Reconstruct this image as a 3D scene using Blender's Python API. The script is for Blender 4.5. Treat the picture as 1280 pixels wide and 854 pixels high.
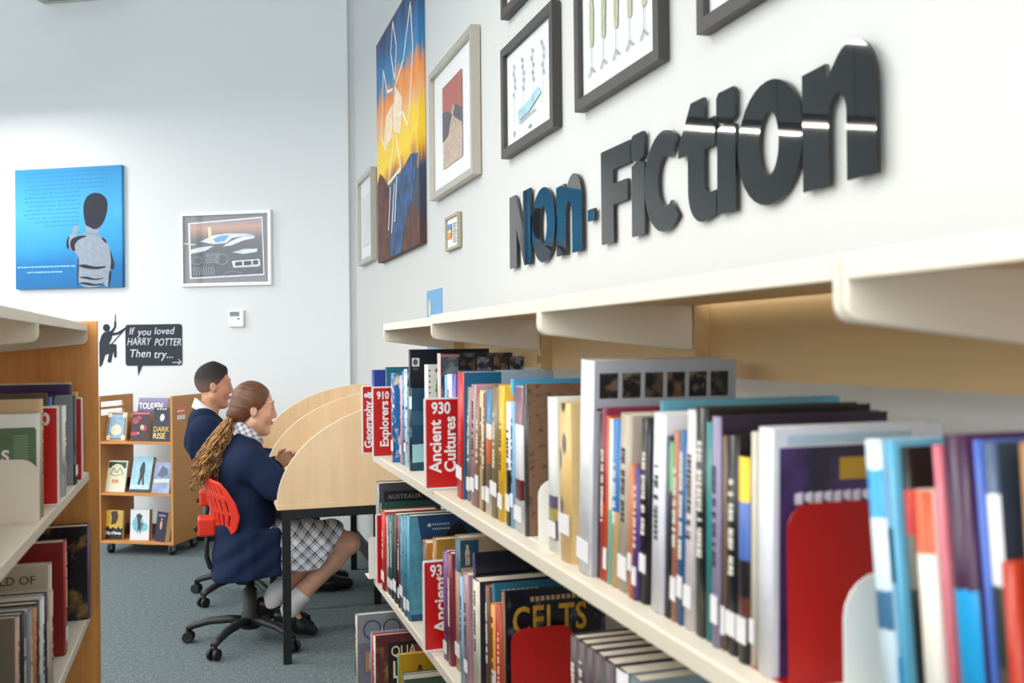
import bpy, bmesh, math, random
import numpy as np
from mathutils import Matrix, Vector

random.seed(7)
rng = np.random.default_rng(11)
sc = bpy.context.scene
COL = sc.collection
for o in list(bpy.data.objects):
    bpy.data.objects.remove(o)

# ------------------------------------------------------------------ camera
EYE = Vector((0.0, 0.0, 1.42))
YAW, PITCH, ROLL = 0.3021, 0.0044, -0.0105
_f = Vector((math.sin(YAW) * math.cos(PITCH), math.cos(YAW) * math.cos(PITCH), math.sin(PITCH)))
_r = Vector((math.cos(YAW), -math.sin(YAW), 0))
_u = _r.cross(_f)
_r2 = _r * math.cos(ROLL) + _u * math.sin(ROLL)
_u2 = -_r * math.sin(ROLL) + _u * math.cos(ROLL)
cam_d = bpy.data.cameras.new('camera')
cam = bpy.data.objects.new('camera', cam_d)
COL.objects.link(cam)
cam.matrix_world = Matrix(((_r2.x, _u2.x, -_f.x, EYE.x), (_r2.y, _u2.y, -_f.y, EYE.y), (_r2.z, _u2.z, -_f.z, EYE.z), (0, 0, 0, 1)))
cam_d.sensor_width = 36.0
cam_d.lens = 1241.4 / 1280 * 36.0
cam_d.clip_start = 0.05
cam_d.dof.use_dof = True
cam_d.dof.focus_distance = 4.2
cam_d.dof.aperture_fstop = 4.5
sc.camera = cam

# ------------------------------------------------------------------ world, exposure
world = bpy.data.worlds.new('world')
sc.world = world
world.use_nodes = True
_bg = world.node_tree.nodes['Background']
_bg.inputs[0].default_value = (0.86, 0.94, 1.0, 1)
_bg.inputs[1].default_value = 4.4
sc.view_settings.view_transform = 'Standard'
sc.view_settings.look = 'None'
sc.view_settings.gamma = 1.0
sc.view_settings.use_curve_mapping = False
sc.view_settings.exposure = -0.5
sc.cycles.max_bounces = 10
sc.cycles.diffuse_bounces = 6


def portal(name, loc, rot, sx, sy):
    l = bpy.data.lights.new(name, 'AREA')
    l.shape = 'RECTANGLE'
    l.size, l.size_y = sx, sy
    l.cycles.is_portal = True
    o = bpy.data.objects.new(name, l)
    COL.objects.link(o)
    o.location = loc
    o.rotation_euler = rot


portal('window_portal', (-7.45, 3.0, 2.4), (0, -math.pi / 2, 0), 3.2, 13.0)
portal('window_portal', (-2.9, -4.95, 2.5), (math.pi / 2, 0, 0), 7.2, 3.8)

# ------------------------------------------------------------------ materials
MATS = {}


def srgb(h):
    if not isinstance(h, str):
        return (*h[:3], 1)
    h = h.lstrip('#')
    out = []
    for i in (0, 2, 4):
        v = int(h[i:i + 2], 16) / 255
        out.append(v / 12.92 if v <= 0.04045 else ((v + 0.055) / 1.055) ** 2.4)
    return (*out, 1)


def new_mat(name):
    m = bpy.data.materials.new(name)
    m.use_nodes = True
    return m, m.node_tree.nodes, m.node_tree.links, m.node_tree.nodes['Principled BSDF']


def mat(col, rough=0.5, metal=0.0, spec=0.5, name=None, vary=0.0, scale=20.0, bump=0.0, bscale=200.0, coat=0.0):
    key = ('m', str(col), rough, metal, spec, vary, scale, bump, bscale, coat)
    if key in MATS:
        return MATS[key]
    m, n, l, b = new_mat(name or 'paint_' + str(col))
    c = srgb(col)
    b.inputs['Base Color'].default_value = c
    b.inputs['Roughness'].default_value = rough
    b.inputs['Metallic'].default_value = metal
    b.inputs['Specular IOR Level'].default_value = spec
    b.inputs['Coat Weight'].default_value = coat
    if vary or bump:
        tc = n.new('ShaderNodeTexCoord')
    if vary:
        nz = n.new('ShaderNodeTexNoise')
        nz.inputs['Scale'].default_value = scale
        nz.inputs['Detail'].default_value = 4
        l.new(tc.outputs['Object'], nz.inputs['Vector'])
        r = n.new('ShaderNodeValToRGB')
        r.color_ramp.elements[0].position = 0.3
        r.color_ramp.elements[1].position = 0.7
        r.color_ramp.elements[0].color = tuple(max(0, x * (1 - vary)) for x in c[:3]) + (1,)
        r.color_ramp.elements[1].color = tuple(min(1, x * (1 + vary)) for x in c[:3]) + (1,)
        l.new(nz.outputs['Fac'], r.inputs[0])
        l.new(r.outputs[0], b.inputs['Base Color'])
    if bump:
        nz2 = n.new('ShaderNodeTexNoise')
        nz2.inputs['Scale'].default_value = bscale
        nz2.inputs['Detail'].default_value = 3
        l.new(tc.outputs['Object'], nz2.inputs['Vector'])
        bp = n.new('ShaderNodeBump')
        bp.inputs['Strength'].default_value = bump
        bp.inputs['Distance'].default_value = 0.01
        l.new(nz2.outputs['Fac'], bp.inputs['Height'])
        l.new(bp.outputs[0], b.inputs['Normal'])
    MATS[key] = m
    return m


def ramp_mat(name, axis, stops, rough=0.4, noise=0.0, nscale=6.0, interp='CONSTANT', coord='Generated'):
    """colour bands along one axis of the thing's own box (0..1), edges wobbled by noise"""
    key = ('r', axis, str(stops), rough, noise, nscale, interp, coord)
    if key in MATS:
        return MATS[key]
    m, n, l, b = new_mat(name)
    tc = n.new('ShaderNodeTexCoord')
    sp = n.new('ShaderNodeSeparateXYZ')
    l.new(tc.outputs[coord], sp.inputs[0])
    v = sp.outputs[axis]
    if noise:
        nz = n.new('ShaderNodeTexNoise')
        nz.inputs['Scale'].default_value = nscale
        nz.inputs['Detail'].default_value = 5
        l.new(tc.outputs[coord], nz.inputs['Vector'])
        ma = n.new('ShaderNodeMath'); ma.operation = 'SUBTRACT'; ma.inputs[1].default_value = 0.5
        l.new(nz.outputs['Fac'], ma.inputs[0])
        mb = n.new('ShaderNodeMath'); mb.operation = 'MULTIPLY_ADD'; mb.inputs[1].default_value = noise
        l.new(ma.outputs[0], mb.inputs[0]); l.new(v, mb.inputs[2])
        v = mb.outputs[0]
    r = n.new('ShaderNodeValToRGB')
    r.color_ramp.interpolation = interp
    els = r.color_ramp.elements
    for i, (p, c) in enumerate(stops):
        e = els[i] if i < 2 else els.new(p)
        e.position = p
        e.color = srgb(c)
    l.new(v, r.inputs[0])
    l.new(r.outputs[0], b.inputs['Base Color'])
    b.inputs['Roughness'].default_value = rough
    MATS[key] = m
    return m


def cell_mat(name, kind, base, extra, scale=12.0, thr=0.5, rough=0.4, stretch=(1, 1, 1), coord='Object'):
    """two colours mixed by a noise or cell pattern in the thing's own space"""
    key = ('c', kind, str(base), str(extra), scale, thr, rough, stretch, coord)
    if key in MATS:
        return MATS[key]
    m, n, l, b = new_mat(name)
    tc = n.new('ShaderNodeTexCoord')
    mp = n.new('ShaderNodeMapping')
    mp.inputs['Scale'].default_value = stretch
    l.new(tc.outputs[coord], mp.inputs[0])
    if kind == 'noise':
        t = n.new('ShaderNodeTexNoise'); t.inputs['Detail'].default_value = 6; o = t.outputs['Fac']
    else:
        t = n.new('ShaderNodeTexVoronoi'); o = t.outputs['Distance']
    t.inputs['Scale'].default_value = scale
    l.new(mp.outputs[0], t.inputs['Vector'])
    r = n.new('ShaderNodeValToRGB')
    r.color_ramp.elements[0].position = max(0, thr - 0.06)
    r.color_ramp.elements[1].position = min(1, thr + 0.06)
    r.color_ramp.elements[0].color = srgb(base)
    r.color_ramp.elements[1].color = srgb(extra)
    l.new(o, r.inputs[0])
    l.new(r.outputs[0], b.inputs['Base Color'])
    b.inputs['Roughness'].default_value = rough
    MATS[key] = m
    return m


def wood_mat(name, c1, c2, axis=2, scale=3.0, rough=0.45):
    key = ('w', str(c1), str(c2), axis, scale)
    if key in MATS:
        return MATS[key]
    m, n, l, b = new_mat(name)
    tc = n.new('ShaderNodeTexCoord')
    mp = n.new('ShaderNodeMapping')
    s = [14.0, 14.0, 14.0]; s[axis] = 1.0
    mp.inputs['Scale'].default_value = s
    l.new(tc.outputs['Object'], mp.inputs[0])
    nz = n.new('ShaderNodeTexNoise')
    nz.inputs['Scale'].default_value = scale; nz.inputs['Detail'].default_value = 6; nz.inputs['Distortion'].default_value = 0.6
    l.new(mp.outputs[0], nz.inputs['Vector'])
    r = n.new('ShaderNodeValToRGB')
    r.color_ramp.elements[0].position = 0.25; r.color_ramp.elements[1].position = 0.75
    r.color_ramp.elements[0].color = srgb(c1); r.color_ramp.elements[1].color = srgb(c2)
    l.new(nz.outputs['Fac'], r.inputs[0])
    l.new(r.outputs[0], b.inputs['Base Color'])
    b.inputs['Roughness'].default_value = rough
    MATS[key] = m
    return m


def carpet_mat():
    m, n, l, b = new_mat('carpet')
    tc = n.new('ShaderNodeTexCoord')
    a = n.new('ShaderNodeTexNoise'); a.inputs['Scale'].default_value = 170; a.inputs['Detail'].default_value = 3
    a2 = n.new('ShaderNodeTexNoise'); a2.inputs['Scale'].default_value = 45; a2.inputs['Detail'].default_value = 3
    l.new(tc.outputs['Object'], a.inputs['Vector']); l.new(tc.outputs['Object'], a2.inputs['Vector'])
    ad = n.new('ShaderNodeMath'); ad.operation = 'MULTIPLY_ADD'; ad.inputs[1].default_value = 0.35
    l.new(a2.outputs['Fac'], ad.inputs[0]); l.new(a.outputs['Fac'], ad.inputs[2])
    r = n.new('ShaderNodeValToRGB')
    r.color_ramp.elements[0].position = 0.45; r.color_ramp.elements[1].position = 0.9
    r.color_ramp.elements[0].color = srgb('3d4a50'); r.color_ramp.elements[1].color = srgb('8a979a')
    l.new(ad.outputs[0], r.inputs[0]); l.new(r.outputs[0], b.inputs['Base Color'])
    b.inputs['Roughness'].default_value = 1.0; b.inputs['Specular IOR Level'].default_value = 0.1
    bp = n.new('ShaderNodeBump'); bp.inputs['Strength'].default_value = 0.6; bp.inputs['Distance'].default_value = 0.006
    l.new(a.outputs['Fac'], bp.inputs['Height']); l.new(bp.outputs[0], b.inputs['Normal'])
    return m


def plaid_mat(name, scale, ang, base='e6e8ee', line='20264a', axes=(0, 2)):
    """woven check: two sets of dark bands crossing on white"""
    m, n, l, b = new_mat(name)
    tc = n.new('ShaderNodeTexCoord')
    mp = n.new('ShaderNodeMapping'); mp.inputs['Rotation'].default_value = ang
    mp.inputs['Scale'].default_value = (scale,) * 3
    l.new(tc.outputs['Object'], mp.inputs[0])
    sp = n.new('ShaderNodeSeparateXYZ'); l.new(mp.outputs[0], sp.inputs[0])
    outs = []
    for ax in axes:
        fr = n.new('ShaderNodeMath'); fr.operation = 'FRACT'; l.new(sp.outputs[ax], fr.inputs[0])
        rr = n.new('ShaderNodeValToRGB'); rr.color_ramp.interpolation = 'CONSTANT'
        e = rr.color_ramp.elements
        e[0].position = 0; e[0].color = (0, 0, 0, 1)
        e[1].position = 0.5; e[1].color = (0.75, 0.75, 0.75, 1)
        x = e.new(0.62); x.color = (0.1, 0.1, 0.1, 1)
        x = e.new(0.72); x.color = (0.85, 0.85, 0.85, 1)
        x = e.new(0.92); x.color = (0, 0, 0, 1)
        l.new(fr.outputs[0], rr.inputs[0]); outs.append(rr.outputs[0])
    mx = n.new('ShaderNodeMath'); mx.operation = 'ADD'; mx.use_clamp = True
    h = n.new('ShaderNodeMath'); h.operation = 'MULTIPLY'; h.inputs[1].default_value = 0.6
    h2 = n.new('ShaderNodeMath'); h2.operation = 'MULTIPLY'; h2.inputs[1].default_value = 0.6
    l.new(outs[0], h.inputs[0]); l.new(outs[1], h2.inputs[0])
    l.new(h.outputs[0], mx.inputs[0]); l.new(h2.outputs[0], mx.inputs[1])
    mc = n.new('ShaderNodeMix'); mc.data_type = 'RGBA'
    mc.inputs[6].default_value = srgb(base); mc.inputs[7].default_value = srgb(line)
    l.new(mx.outputs[0], mc.inputs[0]); l.new(mc.outputs[2], b.inputs['Base Color'])
    b.inputs['Roughness'].default_value = 0.9
    return m


def emit_mat(name, col, s):
    m, n, l, b = new_mat(name)
    b.inputs['Emission Color'].default_value = srgb(col)
    b.inputs['Emission Strength'].default_value = s
    return m


M_WALL = mat('c9cac9', 0.75, name='wall_paint', bump=0.05, bscale=120)
M_WALLB = mat('dadddf', 0.75, name='wall_paint_back', bump=0.05, bscale=90)
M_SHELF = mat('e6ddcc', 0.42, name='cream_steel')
M_SHELF_SHADE = mat('cfae7c', 0.5, name='shaded_cream_steel')  # brown shade of canopy underside, back strips and uprights put into the colour
M_WHITE = mat('efece6', 0.4, name='white_steel')
M_RED = mat('a30805', 0.4, name='red_steel')
M_SIGN = mat('c8120e', 0.3, name='red_card')
M_SIGNW = mat('f4f2f0', 0.35, name='white_card')
M_INK = mat('16181c', 0.5, name='ink')
M_PAPER = mat('e4dccb', 0.8, name='pages', vary=0.06, scale=120)
M_WOOD = wood_mat('warm_wood', 'cc863c', 'e2a058', 2, 3.0)
M_WOODX = wood_mat('warm_wood_flat', 'bd7a38', 'd6944e', 0, 3.0)
M_CHIP = mat('c48a4c', 0.5, name='chipboard', vary=0.10, scale=140)
M_MAPLE = wood_mat('maple', 'e4c296', 'efd2aa', 2, 1.5)
M_MAPLEE = mat('f4e6c8', 0.4, name='maple_edge')
M_BLACK = mat('111214', 0.45, name='black_steel')
M_PLAST = mat('17181a', 0.5, name='black_plastic')
M_LAB = mat('e9e9ec', 0.5, name='label_white')


# ------------------------------------------------------------------ mesh building
class MB:
    def __init__(self):
        self.v, self.f, self.m, self.s = [], [], [], []

    def face(self, idx, m=0, s=False):
        self.f.append(tuple(idx)); self.m.append(m); self.s.append(s)

    def box(self, a, b, m=0):
        x0, y0, z0 = a; x1, y1, z1 = b
        o = len(self.v)
        self.v += [(x0, y0, z0), (x1, y0, z0), (x1, y1, z0), (x0, y1, z0), (x0, y0, z1), (x1, y0, z1), (x1, y1, z1), (x0, y1, z1)]
        for q in ((0, 3, 2, 1), (4, 5, 6, 7), (0, 1, 5, 4), (1, 2, 6, 5), (2, 3, 7, 6), (3, 0, 4, 7)):
            self.face([o + i for i in q], m)
        return self

    def prism(self, poly, fn, d0, d1, m=0, smooth=False):
        """poly of (u, v); fn(u, v, d) gives a point; closed solid between d0 and d1"""
        o = len(self.v); k = len(poly)
        self.v += [fn(u, v, d0) for u, v in poly] + [fn(u, v, d1) for u, v in poly]
        self.face([o + i for i in range(k)][::-1], m); self.face([o + k + i for i in range(k)], m)
        for i in range(k):
            j = (i + 1) % k
            self.face((o + i, o + j, o + k + j, o + k + i), m, smooth)
        return self

    def tube(self, pts, r, n=8, m=0, caps=True, flat=1.0):
        pts = [Vector(p) for p in pts]
        rs = r if isinstance(r, (list, tuple)) else [r] * len(pts)
        o = len(self.v)
        prev = None
        for i, p in enumerate(pts):
            t = (pts[min(i + 1, len(pts) - 1)] - pts[max(i - 1, 0)]).normalized()
            if prev is None:
                a = Vector((0, 0, 1)) if abs(t.z) < 0.9 else Vector((1, 0, 0))
                x = t.cross(a).normalized()
            else:
                x = (prev - t * prev.dot(t))
                x = x.normalized() if x.length > 1e-6 else t.orthogonal().normalized()
            prev = x
            y = t.cross(x)
            for k in range(n):
                an = 2 * math.pi * k / n
                q = p + x * (rs[i] * math.cos(an)) + y * (rs[i] * flat * math.sin(an))
                self.v.append((q.x, q.y, q.z))
        for i in range(len(pts) - 1):
            for k in range(n):
                self.face((o + i * n + k, o + i * n + (k + 1) % n, o + (i + 1) * n + (k + 1) % n, o + (i + 1) * n + k), m, True)
        if caps:
            self.face([o + k for k in range(n)][::-1], m)
            self.face([o + (len(pts) - 1) * n + k for k in range(n)], m)
        return self

    def lathe(self, prof, c=(0, 0, 0), n=20, m=0):
        o = len(self.v)
        for r, z in prof:
            for k in range(n):
                a = 2 * math.pi * k / n
                self.v.append((c[0] + r * math.cos(a), c[1] + r * math.sin(a), c[2] + z))
        for i in range(len(prof) - 1):
            for k in range(n):
                self.face((o + i * n + k, o + i * n + (k + 1) % n, o + (i + 1) * n + (k + 1) % n, o + (i + 1) * n + k), m, True)
        self.face([o + k for k in range(n)][::-1], m)
        self.face([o + (len(prof) - 1) * n + k for k in range(n)], m)
        return self

    def sphere(self, c, r, nu=12, nv=8, m=0):
        if not isinstance(r, (tuple, list)): r = (r, r, r)
        o = len(self.v)
        for j in range(nv + 1):
            t = math.pi * j / nv
            for k in range(nu):
                a = 2 * math.pi * k / nu
                self.v.append((c[0] + r[0] * math.sin(t) * math.cos(a), c[1] + r[1] * math.sin(t) * math.sin(a), c[2] - r[2] * math.cos(t)))
        for j in range(nv):
            for k in range(nu):
                self.face((o + j * nu + k, o + j * nu + (k + 1) % nu, o + (j + 1) * nu + (k + 1) % nu, o + (j + 1) * nu + k), m, True)
        return self

    def xform(self, M):
        self.v = [tuple(M @ Vector(p)) for p in self.v]
        return self

    def mesh(self, name, mats):
        me = bpy.data.meshes.new(name)
        me.from_pydata(self.v, [], self.f)
        for x in (mats if isinstance(mats, (list, tuple)) else [mats]):
            me.materials.append(x)
        me.polygons.foreach_set('material_index', self.m)
        me.polygons.foreach_set('use_smooth', self.s)
        me.validate()
        me.update()
        return me

    def build(self, name, mats, parent=None, loc=None, rot=None, bevel=0.0):
        return link(name, self.mesh(name, mats), parent, loc, rot, bevel)


def link(name, me, parent=None, loc=None, rot=None, bevel=0.0):
    o = bpy.data.objects.new(name, me)
    COL.objects.link(o)
    if parent: o.parent = parent
    if loc is not None: o.location = loc
    if rot is not None: o.rotation_euler = rot
    if bevel:
        b = o.modifiers.new('bevel', 'BEVEL'); b.width = bevel; b.segments = 2; b.limit_method = 'ANGLE'; b.angle_limit = 0.7
    return o


def box(a, b, m=0):
    return MB().box(a, b, m)


def tag(o, label=None, cat=None, group=None, kind=None):
    if label: o['label'] = label
    if cat: o['category'] = cat
    if group: o['group'] = group
    if kind: o['kind'] = kind
    return o


def thing(name, label, cat, loc=(0, 0, 0), rz=0.0, group=None):
    o = bpy.data.objects.new(name, None)
    COL.objects.link(o)
    o.empty_display_size = 0.05
    o.location = loc
    o.rotation_euler = (0, 0, rz)
    return tag(o, label, cat, group)


def structure(o):
    o['kind'] = 'structure'
    return o


def XZ(u, v, d):      # a picture plane facing -y
    return (u, d, v)


def rrect(w, h, r, corners='1111', cx=0.0, cz=0.0, n=5):
    """rounded rectangle outline; corners: bl, br, tr, tl"""
    pts = []
    cs = [(-w / 2, -h / 2, math.pi), (w / 2, -h / 2, 1.5 * math.pi), (w / 2, h / 2, 0), (-w / 2, h / 2, math.pi / 2)]
    for i, (x, z, a0) in enumerate(cs):
        if corners[i] == '0':
            pts.append((cx + x, cz + z)); continue
        px, pz = cx + x - math.copysign(r, x), cz + z - math.copysign(r, z)
        for k in range(n + 1):
            a = a0 + (math.pi / 2) * k / n
            pts.append((px + r * math.cos(a), pz + r * math.sin(a)))
    return pts


def ellipse(cx, cz, rx, rz, n=20, a0=0.0, a1=2 * math.pi):
    return [(cx + rx * math.cos(a0 + (a1 - a0) * i / n), cz + rz * math.sin(a0 + (a1 - a0) * i / n)) for i in range(n if abs(a1 - a0) > 6.2 else n + 1)]


def soft(p, n=2):
    """rounds an outline by cutting its corners"""
    for _ in range(n):
        q = []
        for i in range(len(p)):
            a, b = p[i], p[(i + 1) % len(p)]
            q += [(0.75 * a[0] + 0.25 * b[0], 0.75 * a[1] + 0.25 * b[1]), (0.25 * a[0] + 0.75 * b[0], 0.25 * a[1] + 0.75 * b[1])]
        p = q
    return p


def flat(polys, d, name, m, parent, thick=0.0006, **k):
    """thin printed or cut shapes on a plane facing -y, standing at depth d"""
    b = MB()
    for p in polys:
        area = sum(p[i][0] * p[(i + 1) % len(p)][1] - p[(i + 1) % len(p)][0] * p[i][1] for i in range(len(p)))
        b.prism(p if area < 0 else p[::-1], XZ, d, d - thick)
    return b.build(name, m, parent, **k)


def line(p, q, w):
    dx, dz = q[0] - p[0], q[1] - p[1]
    L = math.hypot(dx, dz) or 1
    nx, nz = -dz / L * w / 2, dx / L * w / 2
    return [(p[0] + nx, p[1] + nz), (q[0] + nx, q[1] + nz), (q[0] - nx, q[1] - nz), (p[0] - nx, p[1] - nz)]


def stroke(pts, w):
    return [line(pts[i], pts[i + 1], w) for i in range(len(pts) - 1)]


def curve_mesh(splines, extrude=0.0, bevel=0.0):
    cu = bpy.data.curves.new('outline', 'CURVE')
    cu.dimensions = '2D'; cu.fill_mode = 'BOTH'; cu.extrude = extrude; cu.bevel_depth = bevel
    for pts in splines:
        s = cu.splines.new('POLY'); s.points.add(len(pts) - 1)
        for p, q in zip(s.points, pts): p.co = (q[0], q[1], 0, 1)
        s.use_cyclic_u = True
    ob = bpy.data.objects.new('outline', cu)
    me = bpy.data.meshes.new_from_object(ob)
    bpy.data.objects.remove(ob); bpy.data.curves.remove(cu)
    return me


def text(body, size, m, parent, loc, name='lettering', bold=0.0, shear=0.0, turn=0, align='LEFT', squeeze=1.0, spacing=1.0, flip=False, extrude=0.0002):
    """lettering as a mesh on a plane facing -y; turn=1 reads upwards"""
    cu = bpy.data.curves.new('letters', 'FONT')
    cu.body = body; cu.size = size; cu.offset = bold; cu.shear = shear; cu.align_x = align
    cu.space_character = spacing; cu.extrude = extrude; cu.resolution_u = 3
    ob = bpy.data.objects.new('letters', cu)
    me = bpy.data.meshes.new_from_object(ob)
    bpy.data.objects.remove(ob); bpy.data.curves.remove(cu)
    for v in me.vertices:
        x, y, z = v.co
        x *= squeeze
        if turn: x, y = -y, x
        v.co = (x, -z, y)
    me.materials.clear(); me.materials.append(m)
    me.update()
    return link(name, me, parent, loc)

# ------------------------------------------------------------------ the room
WX = 1.05                                   # wall behind the shelving
B0 = Vector((1.05, 7.13, 0)); BD = Vector((-0.874, 0.486, 0)); BANG = math.atan2(-0.486, 0.874)
CEIL = 5.0

structure(box((-7.7, -5.2, -0.1), (1.25, 12.6, 0)).build('floor', carpet_mat()))
structure(box((-7.7, -5.2, CEIL), (1.25, 12.6, CEIL + 0.1)).build('ceiling', mat('eeeeec', 0.8, name='ceiling_paint')))
structure(box((WX, -5.2, 0), (WX + 0.2, 7.4, CEIL)).build('wall_right', M_WALL))
structure(box((-10.5, 0, 0), (0.15, 0.2, CEIL)).build('wall_back', M_WALLB, loc=B0, rot=(0, 0, BANG)))
wl = MB()
wl.box((-7.7, -5.2, 0), (-7.5, 12.6, 0.8)).box((-7.7, -5.2, 4.0), (-7.5, 12.6, CEIL))
wl.box((-7.7, -5.2, 0.8), (-7.5, -3.5, 4.0)).box((-7.7, 9.5, 0.8), (-7.5, 12.6, 4.0))
structure(wl.build('wall_left', M_WALL))
wr = MB()
wr.box((-7.7, -5.2, 0), (1.25, -5.0, 0.6)).box((-7.7, -5.2, 4.4), (1.25, -5.0, CEIL))
wr.box((-7.7, -5.2, 0.6), (-6.5, -5.0, 4.4)).box((0.7, -5.2, 0.6), (1.25, -5.0, 4.4))
structure(wr.build('wall_rear', M_WALL))
M_FRAME = mat('d8d8d6', 0.4, name='window_frame')
w1 = structure(box((-7.66, -3.5, 0.8), (-7.56, 9.5, 0.86)).build('window_1', M_FRAME))
for i in range(9):
    y = -3.5 + i * 13 / 8
    box((-7.65, y - 0.03, 0.86), (-7.57, y + 0.03, 4.0)).build('mullion', M_FRAME, w1)
w2 = structure(box((-6.5, -5.16, 0.6), (0.7, -5.06, 0.66)).build('added_rear_window', M_FRAME))  # unseen rear window, added and enlarged for more light from behind the camera
for i in range(5):
    x = -6.5 + i * 7.2 / 4
    box((x - 0.03, -5.15, 0.66), (x + 0.03, -5.07, 4.4)).build('mullion', M_FRAME, w2)
M_SKIRT = mat('1c1d20', 0.6, name='black_skirting')
structure(box((WX - 0.014, -5.0, 0), (WX, 7.1, 0.11)).build('baseboard_right', M_SKIRT))
structure(box((-10, -0.014, 0), (0.0, 0, 0.11)).build('baseboard_back', M_SKIRT, loc=B0, rot=(0, 0, BANG)))
# boxed-in pipe and cable cover where the two walls meet
structure(box((-0.155, -0.045, 0.11), (-0.03, 0, CEIL)).build('trim_1', M_WALLB, loc=B0, rot=(0, 0, BANG)))
t2 = MB().tube([(1.0, 7.12, 1.62), (1.0, 7.12, CEIL)], 0.012, 8)
structure(t2.build('trim_2', M_WHITE))
t3 = MB().tube([(1.0, 7.12, 0.11), (1.0, 7.12, 1.615)], 0.008, 8)
structure(t3.build('trim_3', mat('55585c', 0.5)))


def pendant(x0, x1, y, z, label):
    t = thing('pendant_lamp', label, 'lamp', ((x0 + x1) / 2, y, z), 0, 'linear pendant lamps')
    h = (x1 - x0) / 2
    MB().box((-h, -0.05, 0), (h, 0.05, 0.07)).build('housing', mat('6d7480', 0.4, 0.6), t)
    MB().box((-h + 0.02, -0.045, -0.012), (h - 0.02, 0.045, 0)).build('diffuser', M_LAMP, t)
    for s in (-1, 1):
        MB().tube([(s * h * 0.7, 0, 0.07), (s * h * 0.7, 0, CEIL - z)], 0.003, 6).build('suspension_wire', M_BLACK, t)
    l = bpy.data.lights.new('lamp_glow', 'AREA'); l.shape = 'RECTANGLE'; l.size = 2 * h - 0.04; l.size_y = 0.09; l.energy = 34 * 2 * h; l.color = (1.0, 0.96, 0.90)
    lo = bpy.data.objects.new('lamp_glow', l); COL.objects.link(lo); lo.parent = t; lo.location = (0, 0, -0.02)
    return t


M_LAMP = emit_mat('lamp_diffuser', 'fff2d8', 8.0)
for j, y in enumerate((-2.6, 0.2, 3.0, 5.4, 7.6)):
    for i, x in enumerate((-5.6, -3.2)):
        pendant(x, x + 1.8, y, 3.3, '%s pendant in the %s row hung over the aisle' % (('first', 'second')[i], ('first', 'second', 'third', 'fourth', 'fifth')[j]))

for lab, y in (('added unseen pendant lamp over the shelving end nearest the rear wall', -2.6), ('added unseen pendant lamp over the aisle beside the shelving', 0.2), ('added unseen pendant lamp over the aisle end by the wooden bookcase', 3.0)):
    pendant(-1.3, -0.05, y, 3.4, lab)  # unseen pendants added to brighten the shelf tops and wooden end panel


def on_right(Y, z):
    return (WX, Y, z)


def on_back(k, z):
    p = B0 + BD * k
    return (p.x, p.y, z)


def picture(name, label, cat, loc, rz, w, h, fw, depth, fm, art, inner=None, mount=0.0, glass=False, group=None):
    """framed sheet, origin at the middle of its foot, back against the wall, facing -y"""
    t = thing(name, label, cat, loc, rz, group)
    b = MB()
    o = [(-w / 2, 0), (w / 2, 0), (w / 2, h), (-w / 2, h)]
    i = [(-w / 2 + fw, fw), (w / 2 - fw, fw), (w / 2 - fw, h - fw), (-w / 2 + fw, h - fw)]
    y0, y1 = -0.004, -depth
    for pts, y in ((o, y0), (o, y1), (i, y1), (i, y1 + depth * 0.45)):
        b.v += [(u, y, v) for u, v in pts]
    for q in range(3):
        for k in range(4):
            b.face((q * 4 + k, q * 4 + (k + 1) % 4, q * 4 + 4 + (k + 1) % 4, q * 4 + 4 + k))
    b.face((3, 2, 1, 0))
    fr = b.build('frame', fm, t)
    s = y1 + depth * 0.5
    if inner:
        flat([[(-w / 2 + fw, fw), (w / 2 - fw, fw), (w / 2 - fw, h - fw), (-w / 2 + fw, h - fw)]], s + 0.003, 'mount', inner, t, 0.003)
    art(t, s)
    if glass:
        flat([[(-w / 2 + fw, fw), (w / 2 - fw, fw), (w / 2 - fw, h - fw), (-w / 2 + fw, h - fw)]], s - 0.005, 'glass', M_GLASS, t, 0.002)
    return t


def glass_mat():
    m = bpy.data.materials.new('picture_glass'); m.use_nodes = True
    n, l = m.node_tree.nodes, m.node_tree.links
    n.clear()
    out = n.new('ShaderNodeOutputMaterial'); mix = n.new('ShaderNodeMixShader')
    tr = n.new('ShaderNodeBsdfTransparent'); gl = n.new('ShaderNodeBsdfGlossy'); lw = n.new('ShaderNodeLayerWeight')
    pw = n.new('ShaderNodeMath'); pw.operation = 'POWER'; pw.inputs[1].default_value = 4.0
    fr = n.new('ShaderNodeMath'); fr.operation = 'MULTIPLY_ADD'; fr.inputs[1].default_value = 0.35; fr.inputs[2].default_value = 0.02
    gl.inputs['Roughness'].default_value = 0.02
    l.new(lw.outputs['Facing'], pw.inputs[0]); l.new(pw.outputs[0], fr.inputs[0])
    l.new(fr.outputs[0], mix.inputs[0]); l.new(tr.outputs[0], mix.inputs[1]); l.new(gl.outputs[0], mix.inputs[2]); l.new(mix.outputs[0], out.inputs[0])
    return m


M_GLASS = glass_mat()

# --- blue canvas with a boy seen from behind (back wall)
bc = thing('wall_canvas', 'blue square canvas of a boy seen from behind writing on a wall', 'painting', on_back(2.292, 1.895), BANG)
W, Hh = 0.914, 0.918
box((-W / 2, -0.034, 0), (W / 2, -0.002, Hh)).build('canvas', ramp_mat('blue_wash', 2, [(0, '0f66a2'), (0.2, '1170b0'), (0.32, '268fca'), (0.6, '41a6d8'), (1.0, '278cc4')], 0.7, 0.22, 2.5, 'LINEAR'), bc)


def P(pts):   # crop pixels of the canvas to its own plane
    return [((x - 64) / 384 * W - W / 2, (516 - y) / 421 * Hh) for x, y in pts]


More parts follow.
